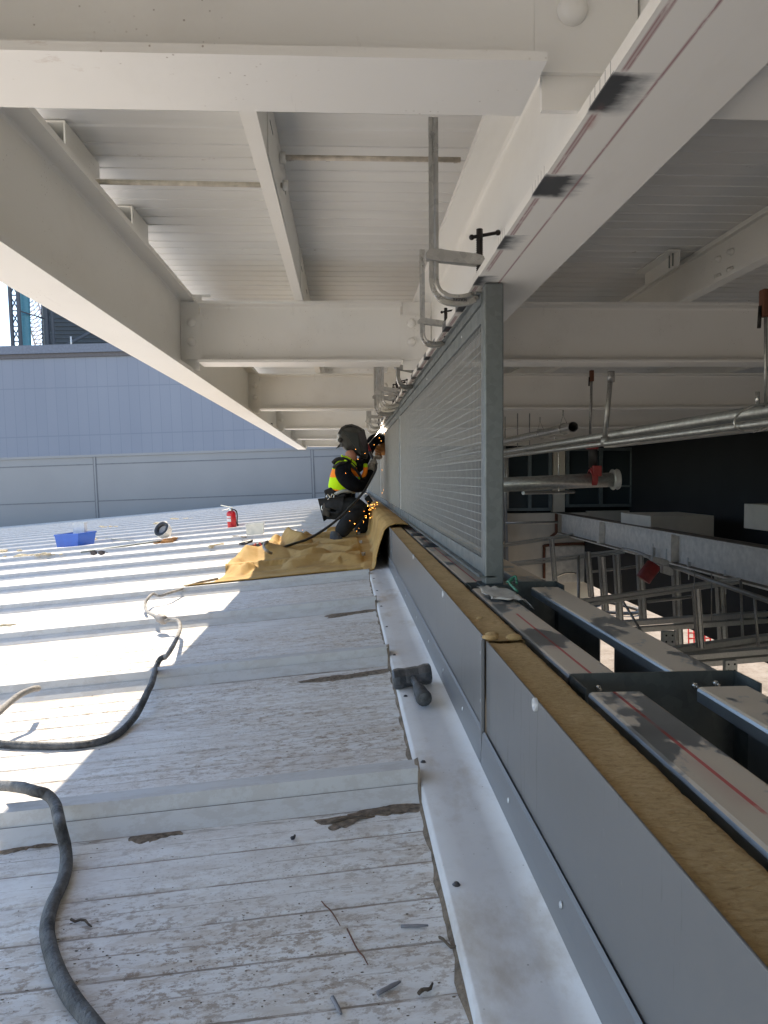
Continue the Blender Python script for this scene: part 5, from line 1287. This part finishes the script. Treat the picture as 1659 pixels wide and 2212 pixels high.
# big cross pipe with red couplings
BPY = 6.9
t = thing('main_pipe', AY(1330, 1036, BPY), 'large horizontal galvanized pipe with a flange ring at its right end', 'pipe', 'pipes under the canopy')
a, b = AY(1060, 1048, BPY), AY(1322, 1036, BPY); m = MB(); m.cyl(a, b, 15.5*BPY/F_, 24); m.build('pipe_run', 'pipe_galvanized', t)
d = (b-a).normalized(); m = MB(); m.lathe(b, d, [(.068, 0), (.098, .0), (.10, .012), (.085, .03), (.10, .048), (.095, .06), (.062, .062)], 16); m.build('grooved_ring', 'zinc_stud', t)
m = MB(); c1 = AY(1285, 1022, BPY); m.lathe(c1-d*.05+V((0, 0, -.045)), d, [(.069, 0), (.086, .0), (.086, .055), (.069, .055)], 18); m.obox(c1+V((0, -.03, .02)), (.04, 0, 0), (0, .05, 0), (0, 0, .05)); m.build('red_coupling', 'pipe_red', t, bevel=.006)
m = MB(); a2, b2 = AY(1281, 1010, BPY), AY(1280, 950, BPY); m.cyl(a2, b2, .042, 14); m.build('riser', 'pipe_black', t)
m = MB(); c2 = AY(1279, 958, BPY); m.lathe(c2+V((0, 0, -.055)), (0, 0, 1), [(.03, 0), (.058, 0), (.058, .035), (.045, .045), (.045, .085), (.062, .095), (.062, .125), (.03, .125)], 16)
for s in (-1, 1): m.obox(c2+V((s*.065, 0, .055)), (.018, 0, 0), (0, .02, 0), (0, 0, .022))
m.build('red_coupling', 'pipe_red', t, bevel=.004)
m = MB(); q = AY(1205, 1045, BPY-.05); m.tube(catmull([AY(1196, 935, BPY), AY(1200, 955, BPY), AY(1206, 975, BPY), AY(1207, 1020, BPY), AY(1207, 1062, BPY-.08)], 5), .006, 6); tag(m.build('pipe_hanger', 'clamp_chrome'), 'wire hanger holding the large horizontal pipe', 'hanger')
# red cylinder and fittings by the girder
RY = 12.
t = thing('red_canister', AY(1400, 1235, RY), 'tilted red canister hanging below the girder', 'canister')
a, b = AY(1389, 1252, RY), AY(1414, 1218, RY); m = MB(); m.lathe(a, b-a, [(.0002, 0), (.12, 0), (.125, .01), (.125, (b-a).length*.93), (.09, (b-a).length), (.0002, (b-a).length)], 20); m.build('canister_body', 'pipe_red', t)
m = MB(); m.obox(AY(1425, 1212, RY), (.14, 0, -.04), (0, .05, 0), (.0, 0, .05)); m.obox(AY(1440, 1232, RY), (.09, 0, -.03), (0, .06, 0), (0, 0, .07)); m.ball(AY(1417, 1233, RY), .05, 8); m.build('bracket', 'zinc_stud', t, bevel=.01)
t = thing('sprinkler_pipe', AY(1500, 1235, RY), 'thin pipe hung along the girder bottom to the right edge', 'pipe', 'pipes under the canopy')
m = MB(); m.tube([AY(1415, 1216, 12.6), AY(1470, 1229, 11.7), AY(1530, 1252, 10.6), AY(1680, 1305, 8.8)], .035, 10); m.tube(catmull([AY(1345, 1185, 14), AY(1375, 1192, 13.5), AY(1400, 1203, 13), AY(1415, 1215, 12.6)], 4), .03, 8); m.build('pipe_run', 'pipe_galvanized', t)
for u, v in ((1412, 1190), (1442, 1202), (1488, 1222), (1568, 1250)):
    yy = (GX+.02)*F_/(u-748); c = AY(u, v, yy*.985); m = MB(); m.obox(c+V((0, 0, -.02)), (.03, 0, 0), (0, .03, 0), (0, 0, .09)); m.cyl(c+V((-.02, 0, .05)), c+V((-.02, 0, .16)), .012, 6); m.cyl(c+V((.0, 0, -.1)), c+V((0, 0, -.28)), .012, 6)
    tag(m.build('girder_clamp', 'zinc_stud', bevel=.006), 'small bolted clamp gripping the girder flange', 'clamp', 'identical clamps along the girder flange')
# things on the ground far below
m = MB(); c = AZ(1300, 1310, -7.9)
m.tube(catmull([c+k_*2.2 for k_ in (V((-1.2, 1.5, 0)), V((-.5, .6, .05)), V((.3, .9, 0)), V((.8, -.6, .0)), V((.2, -1.2, .03)), V((-.6, -.3, 0)), V((.1, .4, 0)))], 6), .10, 8); tag(m.build('ground_hose', 'cable_black'), 'black hose coiled on the sunlit ground below', 'hose')
c = AZ(1535, 1402, -7.9); m = MB()
for i in range(9): m.cyl(c+V((-1+i*.25, 0, -.1)), c+V((-1+i*.25, .1, 1.1)), .035, 5)
for i in range(5): m.cyl(c+V((-1, 0, .0+i*.25)), c+V((1, 0, .0+i*.25)), .035, 5)
tag(m.build('safety_net', 'orange_net'), 'piece of red orange safety net on the ground below', 'net')
# small S mark on the beam side plate
cu = bpy.data.curves.new('letter', 'FONT'); cu.body = 'S'; cu.size = .016; cu.align_x = 'CENTER'; cu.align_y = 'CENTER'
tmp = bpy.data.objects.new('letter', cu); col.objects.link(tmp)
dg = bpy.context.evaluated_depsgraph_get(); me = bpy.data.meshes.new_from_object(tmp.evaluated_get(dg)); bpy.data.objects.remove(tmp)
me.materials.clear(); me.materials.append(MATS['girder_dust'])
o = bpy.data.objects.new('chalk_letter', me); col.objects.link(o); p = AY(1332, 48, 1.184); o.rotation_euler = (R(90), 0, 0)
cb = [k for k in bpy.data.objects if k.name.startswith('cross_beam') and abs(k.location.y-1.18) < .01 and k.location.x < 0][0]
o.parent = cb; o.location = p-V(cb.location)

# ================================================================ LIGHT
sd = V((-.29, .90, 1.0)).normalized()
sun = bpy.data.lights.new('sun', 'SUN'); sun.energy = 2.5; sun.angle = R(.53); sun.color = (1, .955, .88)
so = bpy.data.objects.new('sun', sun); col.objects.link(so); so.rotation_euler = (-sd).to_track_quat('-Z', 'Y').to_euler()
w = bpy.data.worlds.new('World'); sc.world = w; w.use_nodes = True
nt = w.node_tree; bg = nt.nodes['Background']; sky = nt.nodes.new('ShaderNodeTexSky'); sky.sky_type = 'NISHITA'; sky.sun_disc = False
sky.sun_elevation = math.asin(sd.z); sky.sun_rotation = math.atan2(sd.x, sd.y); sky.air_density = .95; sky.dust_density = 0.0; sky.altitude = 2500; sky.ozone_density = 1.0
nt.links.new(sky.outputs[0], bg.inputs[0]); bg.inputs[1].default_value = .15
sc.view_settings.view_transform = 'Standard'; sc.view_settings.look = 'None'; sc.view_settings.exposure = 1.62; sc.view_settings.gamma = 1; sc.view_settings.use_curve_mapping = False; sc.view_settings.use_white_balance = True; sc.view_settings.white_balance_temperature = 7900
sc.cycles.max_bounces = 7; sc.cycles.diffuse_bounces = 5
